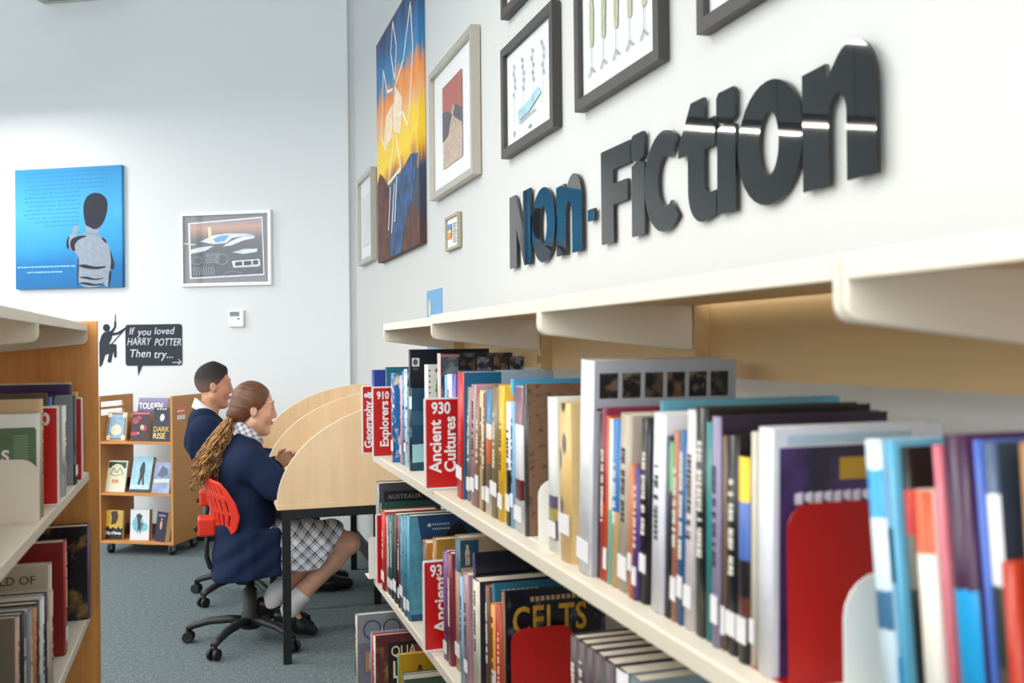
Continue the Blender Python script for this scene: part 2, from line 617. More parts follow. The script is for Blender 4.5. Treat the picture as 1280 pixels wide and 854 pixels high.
yd = -0.0342
M_DKB, M_GRY = mat('141a2c', 0.7), mat('8b96a6', 0.7, vary=0.12, scale=30)
flat([soft(p) for p in (P([(322, 285), (317, 302), (326, 332), (366, 335), (373, 295)]),
      P([(328, 325), (292, 334), (263, 345), (264, 386), (286, 391), (292, 420), (287, 515), (382, 515), (396, 456), (424, 452), (411, 400), (396, 360), (370, 335)]),
      P([(394, 456), (380, 515), (402, 515), (411, 458)]),
      P([(266, 386), (249, 374), (252, 343), (275, 319), (271, 305), (290, 296), (299, 308), (286, 318), (283, 330), (300, 336)]))], yd, 'figure', M_GRY, bc)
flat([soft(P([(320, 300), (312, 262), (312, 225), (325, 197), (350, 186), (377, 191), (397, 212), (399, 246), (387, 284), (376, 302), (354, 318), (327, 302)]))], yd - 0.0008, 'figure_hair', M_DKB, bc)
dk = [[(290, 438), (312, 433), (352, 445), (390, 442), (391, 449), (350, 455), (306, 446)], [(290, 480), (320, 476), (352, 487), (383, 482), (382, 486), (350, 492), (312, 484)],
      [(289, 499), (320, 496), (350, 505), (380, 501), (379, 507), (344, 511), (312, 505)], [(263, 345), (300, 333), (330, 336), (296, 346), (278, 365), (284, 390), (266, 384)],
      [(404, 380), (411, 400), (424, 452), (404, 456), (410, 430)], [(249, 374), (252, 343), (262, 332), (257, 352), (262, 384)], [(402, 458), (411, 460), (402, 515), (397, 515)],
      [(291, 392), (296, 430), (290, 512), (287, 512)], [(378, 340), (396, 358), (392, 366), (376, 348)]]
flat([soft(P(p)) for p in dk], yd - 0.0008, 'figure_shading', M_DKB, bc)
rows = []
for r in range(14):
    x = 96 + random.uniform(-8, 20)
    y = 110 + r * 14.6 - (r * 0.3)
    xe = (400 if r < 5 else 305) + random.uniform(-10, 8)
    if r >= 12: xe -= 20; x += 30 * (r - 11)
    while x < xe:
        wd = random.uniform(5, 16)
        if not (r > 4 and x + wd > 304):
            rows.append(P([(x, y - (x - 96) * 0.012), (x + wd, y - 0.2 - (x - 96) * 0.012), (x + wd, y + 3.6 - (x - 96) * 0.012), (x, y + 3.8 - (x - 96) * 0.012)]))
        x += wd + random.uniform(3, 6)
flat(rows, yd, 'painted_text_lines', mat('1c7fbd', 0.7), bc)['kind'] = 'stuff'
rows = []
for y, a, e in ((437, 72, 275), (456, 108, 232)):
    x = a
    while x < e:
        wd = random.uniform(4, 10)
        rows.append(P([(x, y), (x + wd, y), (x + wd, y + 4), (x, y + 4)])); x += wd + random.uniform(2, 5)
flat(rows, yd, 'white_text_lines', mat('9fd2ee', 0.7), bc)['kind'] = 'stuff'


# --- framed stadium print (back wall)
def art_stadium(t, d):
    def Q(pts): return [((x - 612) / 385 * 0.70, (415 - y) / 330 * 0.545) for x, y in pts]
    flat([Q([(447, 130), (775, 113), (781, 372), (453, 381)])], d - 0.003, 'print_border', mat('e8e8ea', 0.5), t)
    o = Q([(455, 135), (770, 120), (776, 366), (460, 375)])
    b = MB(); b.prism(o[::-1], XZ, d - 0.0036, d - 0.0042)
    b.build('print', ramp_mat('dusk_print', 2, [(0, '3c4248'), (0.45, '4a4f57'), (0.66, '5d5f66'), (0.74, '8b7a78'), (0.86, 'c39a8c'), (1, '8f8790')], 0.3, 0.08, 5, 'LINEAR'), t)
    flat([Q([(500, 215), (560, 188), (625, 182), (700, 186), (735, 192), (690, 196), (640, 204), (615, 225), (560, 228)]), Q([(600, 240), (640, 215), (690, 197), (742, 196), (738, 208), (690, 216), (640, 236)]),
          Q([(455, 250), (500, 240), (560, 236), (520, 258), (458, 268)]), Q([(640, 306), (760, 300), (764, 326), (756, 334), (646, 336)]), Q([(640, 268), (690, 254), (752, 254), (748, 268), (690, 276)])], d - 0.0044, 'stadium_roof', mat('dfe6ee', 0.4), t)
    flat([Q([(556, 205), (590, 192), (630, 190), (610, 216), (570, 222)])], d - 0.005, 'stadium_glass', mat('6fa8dc', 0.4), t)
    flat([Q([(534, 152), (548, 150), (556, 222), (540, 226)]), Q([(425, 218), (480, 226), (478, 230), (425, 224)])], d - 0.0052, 'light_beam', mat('f0d9b8', 0.4), t)
    flat([Q([(654, 311), (684, 309), (685, 327), (654, 328)]), Q([(692, 308), (724, 307), (725, 325), (692, 327)]), Q([(732, 306), (754, 305), (754, 323), (732, 325)])], d - 0.005, 'plan_rooms', mat('3a4048', 0.4), t)
    ln = []
    for cx, cz, rx, rz in ((486, 300, 24, 16), (596, 296, 26, 24), (644, 366, 40, 14)):
        e = [(cx + rx * math.cos(a), cz + rz * math.sin(a)) for a in np.linspace(0, 2 * math.pi, 17)]
        for i in range(16): ln.append(line(Q([e[i]])[0], Q([e[i + 1]])[0], 0.0025))
    for i in range(9):
        ln.append(line(Q([(470 + i * 11, 330)])[0], Q([(474 + i * 11, 366)])[0], 0.004))
    for i in range(6):
        ln.append(line(Q([(525, 272 + i * 8)])[0], Q([(585, 270 + i * 8)])[0], 0.003))
    flat(ln, d - 0.0046, 'drawing_lines', mat('aab2b8', 0.4), t)['kind'] = 'stuff'


picture('framed_print', 'white framed print of a stadium at dusk with a grey mount', 'picture', on_back(0.999, 1.885), BANG, 0.722, 0.545, 0.022, 0.03, mat('f2f1f0', 0.35), art_stadium, mat('85858c', 0.7), glass=True)

# --- wall thermostat
th = thing('thermostat', 'small white wall thermostat beneath the framed stadium print', 'thermostat', on_back(0.92, 1.58), BANG)
box((-0.06, -0.026, 0), (0.06, -0.002, 0.124)).build('housing', M_WHITE, th, bevel=0.006)
flat([[(-0.046, 0.078), (0.03, 0.078), (0.03, 0.112), (-0.046, 0.112)]], -0.0262, 'display', mat('6f7f86', 0.3), th)
flat([[(0.012, 0.055), (0.034, 0.055), (0.034, 0.064), (0.012, 0.064)]], -0.0262, 'button', mat('50565a', 0.4), th)

# --- chalkboard speech bubble and climbing figure
M_CHALKB = mat('2b303b', 0.8, name='chalk_vinyl'); M_CHALK = mat('d8dbe0', 0.9)
sb = thing('speech_bubble_sign', 'dark speech bubble board chalked with handwritten words', 'sign', on_back(1.6, 1.3), BANG)
bub = rrect(0.468, 0.31, 0.022, cz=0.155)
k = next(i for i, p in enumerate(bub) if p[1] < 0.001 and p[0] > -0.21)
bub[k:k] = [(-0.135, 0.0), (-0.13, -0.072), (-0.095, 0.0)]
flat([bub], -0.001, 'board', M_CHALKB, sb, 0.004)
for ln, size, x, z, sq, sh in (('If you loved', 0.076, -0.205, 0.232, 0.98, 0.2), ('HARRY POTTER', 0.078, -0.222, 0.152, 0.77, 0.25), ('Then try...', 0.086, -0.205, 0.06, 1.0, 0.2)):
    for i, wd in enumerate(ln.split()):
        w_ = text(wd, size, M_CHALK, sb, (x, -0.0055, z + (0.004, -0.003, 0.003)[i]), 'chalk_word', 0.0, sh, squeeze=sq, spacing=1.02)
        x += max(v.co.x for v in w_.data.vertices) + size * 0.28
flat(stroke([(0.155, 0.022), (0.228, 0.024)], 0.005) + stroke([(0.205, 0.045), (0.229, 0.024), (0.198, 0.008)], 0.005), -0.0052, 'chalk_arrow', M_CHALK, sb)
cl = thing('climber_silhouette', 'black silhouette of a climbing figure holding the speech bubble', 'decal', on_back(1.985, 1.29), BANG)


def C(pts): return [((x - 82) * 0.00185, (790 - y) * 0.00172) for x, y in pts]


flat([C([(44, 788), (44, 682), (54, 650), (66, 636), (92, 630), (104, 640), (100, 664), (86, 690), (98, 686), (122, 690), (122, 746), (112, 748), (108, 716), (96, 770), (80, 766), (88, 730), (70, 736), (56, 780)]),
      [(a, b) for a, b in C([(77 + 16 * math.cos(t), 616 + 17 * math.sin(t)) for t in np.linspace(0, 2 * math.pi, 16, endpoint=False)])],
      C([(94, 634), (112, 612), (113, 588), (121, 588), (121, 614), (102, 646)]), C([(116, 590), (117, 557), (119, 557), (120, 590)]),
      C([(98, 640), (128, 636), (162, 616), (164, 624), (132, 646), (100, 652)])] + [C(line((98, 690), (162, 622), 4))], -0.001, 'silhouette', M_CHALKB, cl, 0.003)

# --- unit high on the back wall, only its underside in view
ac = thing('wall_unit', 'pale wall mounted unit high above the blue canvas', 'appliance', on_back(2.14, 4.08), BANG)
box((-0.36, -0.2, 0.0), (0.36, -0.002, 0.28)).build('casing', mat('c8c4bc', 0.5), ac, bevel=0.01)
for i in range(3):
    box((-0.33, -0.185 + i * 0.05, -0.004), (0.33, -0.16 + i * 0.05, 0)).build('vent_slat', mat('9a948a', 0.5), ac)

# --- pictures on the long wall
RW = -math.pi / 2
M_SILV = mat('b9b2a6', 0.35, 0.5, name='silver_frame'); M_BFRM = mat('3a3734', 0.45, name='charcoal_frame')


def art_angel(t, d): pass


pa = thing('wall_canvas', 'tall canvas of a white winged figure over yellow, orange and blue', 'painting', on_right(5.342, 1.925), RW)
PW, PH = 1.2, 1.31
box((-PW / 2, -0.036, 0), (PW / 2, -0.002, PH)).build('canvas', ramp_mat('fire_and_sky', 2, [(0.0, '4a2a20'), (0.12, '35303a'), (0.3, '2c3f5c'), (0.36, 'd89a20'), (0.42, 'f2cf2a'), (0.52, 'f0c638'), (0.6, 'e8a878'), (0.68, 'ea8a2c'), (0.74, '2f7fae'), (0.85, '2a6ea6'), (1.0, '26305e')], 0.6, 0.30, 6.0, 'LINEAR'), pa)


def A(pts): return [((x - 148) / 138 * PW - PW / 2, (820 - y + (x - 148) * 0.0) / 680 * PH) for x, y in pts]


def A2(u, v): return (u * PW - PW / 2, v * PH)


for md in (((0.0, 0.0), (0.3, 0.0), (0.34, 0.16), (0.3, 0.3), (0.2, 0.36), (0.08, 0.4), (0.0, 0.36)), ((0.62, 0.0), (1, 0), (1, 0.1), (0.9, 0.16), (0.8, 0.15), (0.7, 0.08))):
    flat([[A2(*p) for p in md]], -0.0362, 'brown_mound', mat('5a3226', 0.7, vary=0.45, scale=14), pa)
flat([[A2(*p) for p in ((0.36, 0.0), (0.6, 0.0), (0.72, 0.12), (0.86, 0.18), (0.98, 0.34), (0.84, 0.36), (0.6, 0.32), (0.44, 0.34), (0.36, 0.2))]], -0.0364, 'blue_slope', mat('2f4f78', 0.7, vary=0.55, scale=14), pa)
wg = [[(0.46, 0.98), (0.4, 0.86), (0.5, 0.72), (0.47, 0.6), (0.44, 0.46), (0.3, 0.32)], [(0.5, 0.72), (0.56, 0.6), (0.5, 0.5), (0.62, 0.34)], [(0.5, 0.7), (0.7, 0.76), (0.86, 0.94), (0.9, 0.76), (0.84, 0.58), (0.78, 0.48), (0.66, 0.56), (0.52, 0.56)],
      [(0.44, 0.7), (0.3, 0.72), (0.2, 0.84), (0.18, 0.68), (0.12, 0.56), (0.24, 0.48), (0.44, 0.56)], [(0.3, 0.32), (0.62, 0.34)], [(0.46, 0.98), (0.54, 0.86), (0.5, 0.72)], [(0.36, 0.3), (0.3, 0.12)], [(0.46, 0.3), (0.38, 0.1)], [(0.52, 0.32), (0.46, 0.14)]]
flat([q for s in wg for q in stroke([A2(*p) for p in s], 0.016)], -0.0368, 'winged_figure', mat('f2ead8', 0.7), pa)
flat([[A2(*p) for p in ((0.46, 0.52), (0.62, 0.48), (0.66, 0.62), (0.54, 0.68), (0.44, 0.62))], [A2(*p) for p in ((0.2, 0.5), (0.4, 0.5), (0.44, 0.64), (0.26, 0.62))]], -0.0366, 'pale_glow_shapes', mat('f2d7b8', 0.7, vary=0.08, scale=20), pa)


def art_hill(t, d):
    w, h = 0.34, 0.36
    flat([[(-w / 2, 0.11), (w / 2, 0.11), (w / 2, 0.11 + h), (-w / 2, 0.11 + h)]], d - 0.004, 'print', mat('bfa58e', 0.7, vary=0.3, scale=60), t)
    z = 0.11
    flat([[(-w / 2, z + 0.2), (-0.06, z + 0.18), (0.02, z + 0.25), (w / 2, z + 0.17), (w / 2, z + h), (-w / 2, z + h)]], d - 0.005, 'red_sky', mat('a8584c', 0.7, vary=0.1, scale=20), t)
    flat([[(-w / 2, z + 0.12), (-0.08, z + 0.13), (-0.0, z + 0.21), (-0.08, z + 0.24), (-w / 2, z + 0.25)], [(0.02, z + 0.2), (w / 2, z + 0.14), (w / 2, z + 0.2), (0.06, z + 0.24)]], d - 0.0056, 'dark_hills', mat('4a4a52', 0.7, vary=0.2, scale=40), t)


picture('framed_print', 'silver framed print of a red sky and hills with wide white mount', 'picture', on_right(4.117, 2.093), RW, 0.76, 0.585, 0.028, 0.04, M_SILV, art_hill, mat('eef0ef', 0.7), glass=True)


def art_pale(t, d):
    flat([[(-0.16, 0.12), (0.16, 0.12), (0.16, 0.44), (-0.16, 0.44)]], d - 0.004, 'print', mat('d3d8da', 0.7, vary=0.12, scale=14), t)


picture('framed_print', 'silver framed pale print closest to the room corner', 'picture', on_right(6.455, 1.97), RW, 0.57, 0.58, 0.03, 0.04, M_SILV, art_pale, mat('e9ecec', 0.7), glass=True)


def art_caption(t, d):
    flat([[(-0.085, 0.05), (-0.02, 0.05), (-0.02, 0.115), (-0.085, 0.115)]], d - 0.004, 'small_photo', ramp_mat('caption_photo', 2, [(0, 'd98a3a'), (0.4, 'e6c090'), (0.6, '5a86b4'), (1, '3a6aa0')], 0.5), t)
    flat([[(0.0, 0.112 - i * 0.011), (0.07 - 0.01 * (i % 3), 0.112 - i * 0.011), (0.07 - 0.01 * (i % 3), 0.107 - i * 0.011), (0.0, 0.107 - i * 0.011)] for i in range(8)], d - 0.004, 'caption_lines', mat('9aa0a6', 0.7), t)['kind'] = 'stuff'


picture('framed_caption', 'tiny framed caption card beneath the silver framed hills', 'picture', on_right(4.175, 1.84), RW, 0.23, 0.15, 0.012, 0.02, mat('a89c88', 0.5), art_caption, mat('eeeeec', 0.6))


def art_botany(kind):
    def f(t, d):
        polys, teal, yel = [], [], []
        rr = random.Random(kind)
        if kind == 1:
            for i in range(4):
                x = -0.15 + i * 0.1
                for j in range(5):
                    polys += [ellipse(x + rr.uniform(-.012, .012), 0.2 + j * 0.024, 0.006, 0.009, 8)]
                polys += stroke([(x, 0.09), (x + 0.004, 0.2), (x - 0.004, 0.3)], 0.002)
            teal += [[(-0.1, 0.1), (0.0, 0.105), (0.13, 0.14), (0.1, 0.165), (-0.02, 0.14), (-0.11, 0.135)]]
            polys += [line((-0.1, 0.09), (0.08, 0.1), 0.004), line((-0.16, 0.06), (-0.15, 0.075), 0.012), line((0.0, 0.055), (0.03, 0.06), 0.008)]
        else:
            for i in range(5):
                x = -0.17 + i * 0.085
                yel += [[(x - 0.012, 0.16), (x + 0.012, 0.16), (x + 0.016, 0.26), (x + 0.006, 0.3), (x - 0.01, 0.3), (x - 0.016, 0.24)]]
                polys += stroke([(x - 0.022, 0.08), (x, 0.1), (x + 0.02, 0.085)], 0.007) + stroke([(x, 0.1), (x, 0.3)], 0.004)
        g = mat('98a1a9', 0.7)
        flat(polys, d - 0.0045, 'plant_drawing', g, t)['kind'] = 'stuff'
        if teal: flat(teal, d - 0.004, 'teal_wash', mat('9fc8d3', 0.7, vary=0.15, scale=40), t)
        if yel: flat(yel, d - 0.004, 'yellow_heads', mat('b9b994', 0.7, vary=0.25, scale=60), t)['kind'] = 'stuff'
    return f


for lab, Yc, z, kd in (('black framed botanical print with a teal wash, above the word Non', 3.10, 2.083, 1), ('black framed print of plant specimens with yellow heads', 2.372, 2.083, 2),
                       ('black framed print high over the final letters of the wall lettering', 1.64, 2.083, 3), ('black framed print in the upper row, mostly out of view', 3.09, 2.575, 4)):
    picture('framed_print', lab, 'picture', on_right(Yc, z), RW, 0.545, 0.385, 0.03, 0.032, M_BFRM, art_botany(kd), mat('e6eaec', 0.6), glass=True, group='black framed botanical prints')

cd = thing('wall_poster', 'small pale blue poster half behind the shelf top', 'poster', on_right(4.592, 1.41), RW)
flat([[(-0.16, 0), (0.16, 0), (0.16, 0.28), (-0.16, 0.28)]], -0.001, 'sheet', mat('6ea2cf', 0.6, vary=0.06, scale=8), cd, 0.0015)
flat([ellipse(-0.1, 0.19, 0.022, 0.05, 12), [(-0.06, 0.11), (0.1, 0.11), (0.1, 0.125), (-0.06, 0.125)], [(-0.04, 0.135), (0.06, 0.135), (0.06, 0.15), (-0.04, 0.15)]], -0.0026, 'pale_marks', mat('d9d6a0', 0.6), cd)

# --- the word on the wall: separate glossy black letters
M_GLOSS = mat('0b0c0e', 0.03, name='gloss_black', spec=0.5, coat=0.15)


def arc(cx, cz, rx, rz, d0, d1, n=14):
    return [(cx + rx * math.cos(math.radians(d0 + (d1 - d0) * i / n)), cz + rz * math.sin(math.radians(d0 + (d1 - d0) * i / n))) for i in range(n + 1)]


G_N = [[(0, 0), (0.004, 0.25), (0.072, 0.25), (0.158, 0.118), (0.156, 0.25), (0.235, 0.25), (0.234, 0), (0.166, 0), (0.08, 0.132), (0.082, 0)]]
G_o = [arc(0.112, 0.113, 0.112, 0.119, 0, 345, 30), arc(0.112, 0.113, 0.034, 0.062, 0, 345, 22)]
G_n = [[(0, 0), (0, 0.21), (0.074, 0.212), (0.08, 0.185)] + arc(0.148, 0.152, 0.066, 0.078, 135, 0, 12) + [(0.214, 0), (0.134, 0), (0.134, 0.118)] + arc(0.108, 0.118, 0.026, 0.036, 0, 180, 8) + [(0.082, 0)]]
G_h = [[(0, 0.075), (0, 0.108), (0.05, 0.108), (0.05, 0.075)]]
G_F = [[(0, 0), (0, 0.25), (0.182, 0.25), (0.182, 0.192), (0.078, 0.192), (0.078, 0.155), (0.165, 0.155), (0.165, 0.1), (0.078, 0.1), (0.078, 0)]]
G_i = [[(0, 0), (0.002, 0.176), (0.03, 0.185), (0, 0.194), (0, 0.244), (0.01, 0.254), (0.07, 0.254), (0.077, 0.244), (0.076, 0.194), (0.046, 0.185), (0.075, 0.176), (0.075, 0)]]
G_c = [arc(0.105, 0.113, 0.105, 0.119, 48, 312, 26) + arc(0.115, 0.113, 0.042, 0.06, 305, 55, 18)]
G_t = [[(0.044, 0.15), (0, 0.15), (0, 0.172), (0.06, 0.262), (0.118, 0.262), (0.118, 0.212), (0.164, 0.212), (0.164, 0.15), (0.118, 0.15), (0.118, 0.075)] + arc(0.142, 0.075, 0.024, 0.022, 180, 270, 6) + [(0.166, 0.056), (0.166, 0.004)] + arc(0.11, 0.066, 0.066, 0.072, 280, 180, 10)]
for nm, g, Y, lab, tilt in (('letter_n', G_N, 3.335, 'glossy black capital letter that begins the wall lettering', 0.0), ('letter_o', G_o, 3.088, 'glossy black letter o in the first word of the wall lettering', 0.3),
                            ('letter_n', G_n, 2.85, 'glossy black letter n that ends the first word on the wall', -0.2), ('hyphen', G_h, 2.592, 'small black hyphen between the two words on the wall', 0.0),
                            ('letter_f', G_F, 2.493, 'glossy black capital F on the wall', 1.5), ('letter_i', G_i, 2.294, 'glossy black letter i directly after the capital F', 0.4),
                            ('letter_c', G_c, 2.218, 'glossy black letter c in the wall lettering', 1.2), ('letter_t', G_t, 2.036, 'glossy black letter t in the wall lettering', 1.0),
                            ('letter_i', G_i, 1.86, 'glossy black letter i between t and o on the wall', 0.6), ('letter_o', G_o, 1.774, 'glossy black letter o in the second word of the wall lettering', 0.6),
                            ('letter_n', G_n, 1.548, 'glossy black letter n that ends the wall lettering', -2.0)):
    me = curve_mesh(g, 0.004, 0.0)
    for v in me.vertices:
        v.co = (v.co.x, -v.co.z, v.co.y)
    me.materials.clear(); me.materials.append(M_GLOSS); me.update()
    o = link(nm, me, None, (WX - 0.012, Y, 1.69), (0, 0, RW + math.radians(tilt)))
    tag(o, lab, 'letter', 'letters of the wall lettering')


# ------------------------------------------------------------------ library shelving
def wbuild(b, name, mats, root, **k):
    l = root.location
    b.v = [(x - l[0], y - l[1], z - l[2]) for x, y, z in b.v]
    return b.build(name, mats, root, **k)


Z_CAN, Z2, Z3, Z4 = 1.481, 1.0345, 0.5886, 0.143


def XZw(u, v, d):
    return (u, d, v)


def bay(root, s, y0, y1, front, post, zc, base_front, canopy_front):
    """one bay: canopy shelf, three shelves, cantilever brackets; s=+1 opens towards -x"""
    def B(xa, ya, za, xb, yb, zb):
        return box((min(xa, xb), ya, za), (max(xa, xb), yb, zb))
    cf = canopy_front
    wbuild(box((min(cf + s * 0.0165, post), y0 + 0.012, zc + 0.012), (max(cf + s * 0.0165, post), y1 - 0.012, zc + 0.022)), 'canopy_board', M_SHELF_SHADE, root)  # tan stands in for the shade underneath; canopy_top is its cream upper face
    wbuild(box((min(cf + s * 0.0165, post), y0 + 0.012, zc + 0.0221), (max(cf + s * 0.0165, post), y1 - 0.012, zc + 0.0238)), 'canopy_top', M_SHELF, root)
    prof = [(cf, zc), (cf, zc + 0.022), (cf + s * 0.003, zc + 0.024), (cf + s * 0.016, zc + 0.024), (cf + s * 0.016, zc)]
    wbuild(MB().prism(prof, XZw, y0 + 0.012, y1 - 0.012), 'canopy_lip', M_SHELF, root)
    for yb in (y0 + 0.002, y1 - 0.012):
        prof = [(cf, zc + 0.024), (cf, zc - 0.024)] + [(cf + s * (0.018 - 0.018 * math.cos(a)), zc - 0.024 - 0.018 * math.sin(a)) for a in (0.4, 0.8, 1.2, 1.57)] + [(post - s * 0.02, zc - 0.072), (post, zc - 0.072), (post, zc + 0.024)]
        wbuild(MB().prism(prof, XZw, yb, yb + 0.01), 'canopy_bracket', M_SHELF, root, bevel=0.003)
    for z in (Z2, Z3, Z4):
        f = base_front if z == Z4 else front
        prof = [(f + s * 0.002, z - 0.028), (f, z - 0.026), (f, z - 0.003), (f + s * 0.001, z - 0.001), (f + s * 0.003, z), (post, z), (post, z - 0.012), (f + s * 0.014, z - 0.012), (f + s * 0.014, z - 0.028)]
        wbuild(MB().prism(prof, XZw, y0 + 0.0015, y1 - 0.0015), 'shelf', M_SHELF, root)
        if z != Z4:
            for yb in (y0 + 0.006, y1 - 0.01):
                prof = [(front + s * 0.075, z - 0.013), (front + s * 0.085, z - 0.04), (post, z - 0.085), (post, z - 0.013)]
                wbuild(MB().prism(prof, XZw, yb, yb + 0.004), 'shelf_bracket', M_SHELF, root)
    b = MB().box((min(base_front + s * 0.03, base_front + s * 0.045), y0 + 0.002, 0), (max(base_front + s * 0.03, base_front + s * 0.045), y1 - 0.002, Z4 - 0.028))
    wbuild(b, 'plinth', M_SHELF, root)
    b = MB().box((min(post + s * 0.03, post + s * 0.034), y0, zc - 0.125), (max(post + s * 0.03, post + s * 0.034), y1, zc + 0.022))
    wbuild(b, 'back_strip', M_SHELF_SHADE, root)


def upright(root, s, y, post, zc):
    wbuild(box((min(post, post + s * 0.03), y - 0.018, 0), (max(post, post + s * 0.03), y + 0.018, zc + 0.02)), 'upright', M_SHELF_SHADE, root)
    b = MB()
    for i in range(28):
        z = 0.12 + i * 0.05
        for dy in (-0.009, 0.009):
            b.box((post - s * 0.0006 - 0.0004, y + dy - 0.0025, z), (post - s * 0.0006 + 0.0004, y + dy + 0.0025, z + 0.022))
    wbuild(b, 'slots', M_INK, root)['kind'] = 'stuff'


POST = 0.895
YB = [-0.08, 0.82, 1.72, 2.62, 3.60]
labs = ['cream steel shelving bay at the near end of the run', 'cream steel shelving bay under the final letters on the wall', 'cream steel shelving bay under the capital F on the wall', 'cream steel shelving bay that ends beside the study desk']
for i in range(4):
    r = thing('shelving_bay', labs[i], 'bookshelf', (0.74, (YB[i] + YB[i + 1]) / 2, 0), 0, 'bays of the cream wall shelving')
    bay(r, 1, YB[i], YB[i + 1], 0.5865, POST, Z_CAN, 0.50, 0.5865 if i < 3 else 0.63)
    upright(r, 1, YB[i + 1], POST, Z_CAN)
LF, LP = -0.348, -0.69
LY = [0.42, 1.42, 2.42, 3.42]
labs = ['cream shelving bay of the wooden ended bookcase, mostly out of view', 'cream shelving bay in the middle of the wooden ended bookcase', 'cream shelving bay closed by the wooden end panel']
for i in range(3):
    r = thing('shelving_bay', labs[i], 'bookshelf', (-0.52, (LY[i] + LY[i + 1]) / 2, 0), 0, 'bays of the wooden ended bookcase')
    bay(r, -1, LY[i], LY[i + 1], LF, LP, Z_CAN, -0.30, LF)
    upright(r, -1, LY[i], LP, Z_CAN)
    wbuild(box((LP - 0.045, LY[i], 0.03), (LP - 0.04, LY[i + 1], 1.5)), 'back_sheet', M_SHELF, r)
    if i == 2:
        wbuild(box((-1.02, 3.424, 0), (-0.321, 3.447, 1.513)), 'end_panel', M_WOOD, r, bevel=0.002)
        wbuild(box((-0.3235, 3.4235, 0.001), (-0.3205, 3.4475, 1.5135)), 'edge_strip', mat('c98f52', 0.45), r)


# ------------------------------------------------------------------ bookends and shelf signs
def bookend(X, Y, z, w, h, m, label, s=1, r=0.03):
    t = thing('bookend', label, 'bookend', (X, Y, z), 0, 'steel bookends')
    pl = [(s * u, v) for u, v in rrect(w, h, r, '0011', w / 2, h / 2)]
    MB().prism(pl if s < 0 else pl, XZ, 0.0, 0.0018).build('plate', m, t)
    MB().box((min(0, s * w), 0.0018, 0.0), (max(0, s * w), 0.09, 0.0012)).build('foot', m, t)
    return t


bookend(0.622, 1.835, Z2, 0.13, 0.122, M_WHITE, 'white bookend between the stone textured cover and the pale grey green spine')
bookend(0.62, 0.966, Z2, 0.125, 0.205, M_RED, 'red bookend in front of the purple cover on the middle shelf')
bookend(0.622, 0.868, Z2, 0.13, 0.148, M_WHITE, 'white bookend that holds the leaning spines', r=0.045)
bookend(0.62, 2.018, Z3, 0.142, 0.228, M_RED, 'red bookend in front of the gold lettered cover on the lower shelf')
bookend(0.562, 3.56, Z3, 0.036, 0.15, M_WHITE, 'white bookend at the far end of the lower shelf', r=0.012)
bookend(-0.355, 2.462, Z2, 0.16, 0.142, M_SHELF, 'cream bookend in front of the green titled cover', s=-1, r=0.04)
bookend(-0.352, 3.29, Z2, 0.13, 0.15, M_WHITE, 'white bookend against the wooden end panel', s=-1)
bookend(-0.365, 2.09, Z3, 0.16, 0.14, M_SHELF, 'cream bookend in front of the olive grey cover', s=-1, r=0.04)


def shelf_sign(x, Y, z, label, number, words, w=0.1, h=0.247):
    """red card in a white border, standing across the shelf and facing along the aisle"""
    t = thing('shelf_sign', label, 'sign', (x, Y, z), 0, 'red shelf signs')
    flat([rrect(w, h, 0.006, '1111', w / 2, h / 2, 3)], 0.006, 'card', M_SIGNW, t, 0.006)
    flat([rrect(w - 0.01, h - 0.01, 0.002, '1111', w / 2, h / 2, 2)], -0.0002, 'red_panel', M_SIGN, t, 0.0008)
    if number:
        text(number, 0.044 * (0.82 if w < 0.09 else 1), M_SIGNW, t, (0.2 * w, -0.0014, h - 0.043), 'number', 0.0013, squeeze=0.80)
    for x0, z0, size, body in words:
        text(body, size, M_SIGNW, t, (x0, -0.0014, z0), 'lettering', 0.0012, turn=1)
    return t


shelf_sign(0.566, 2.617, Z2 + 0.001, 'red shelf sign for ancient cultures on the middle shelf', '930', [(0.045, 0.045, 0.045, 'Ancient'), (0.085, 0.045, 0.043, 'Cultures')])
shelf_sign(0.562, 3.452, Z2 + 0.001, 'red shelf sign for explorers at the end of the middle shelf', '910', [(0.056, 0.036, 0.041, 'Explorers')], w=0.084)
shelf_sign(0.546, 3.585, Z2 + 0.001, 'red shelf sign half hidden behind the explorers sign', '', [(0.036, 0.02, 0.038, 'Geography &')])
shelf_sign(0.566, 2.655, Z3 + 0.001, 'red shelf sign on the lower shelf with one word down it', '93', [(0.066, 0.05, 0.05, 'Ancient')])
shelf_sign(0.572, 3.46, Z3 + 0.001, 'red shelf sign edge showing beside the red spine on the lower shelf', '9', [])
shelf_sign(-0.442, 2.69, Z2 + 0.001, 'red shelf sign ending in a nought on the wooden ended bookcase', '', [])
t = [o for o in bpy.data.objects if o.get('label', '').startswith('red shelf sign ending')][0]
text('0', 0.042, M_SIGNW, t, (0.058, -0.0014, 0.201), 'number', 0.0016)
shelf_sign(-0.438, 3.165, Z2 + 0.001, 'red shelf sign beside the wooden end panel', '', [])

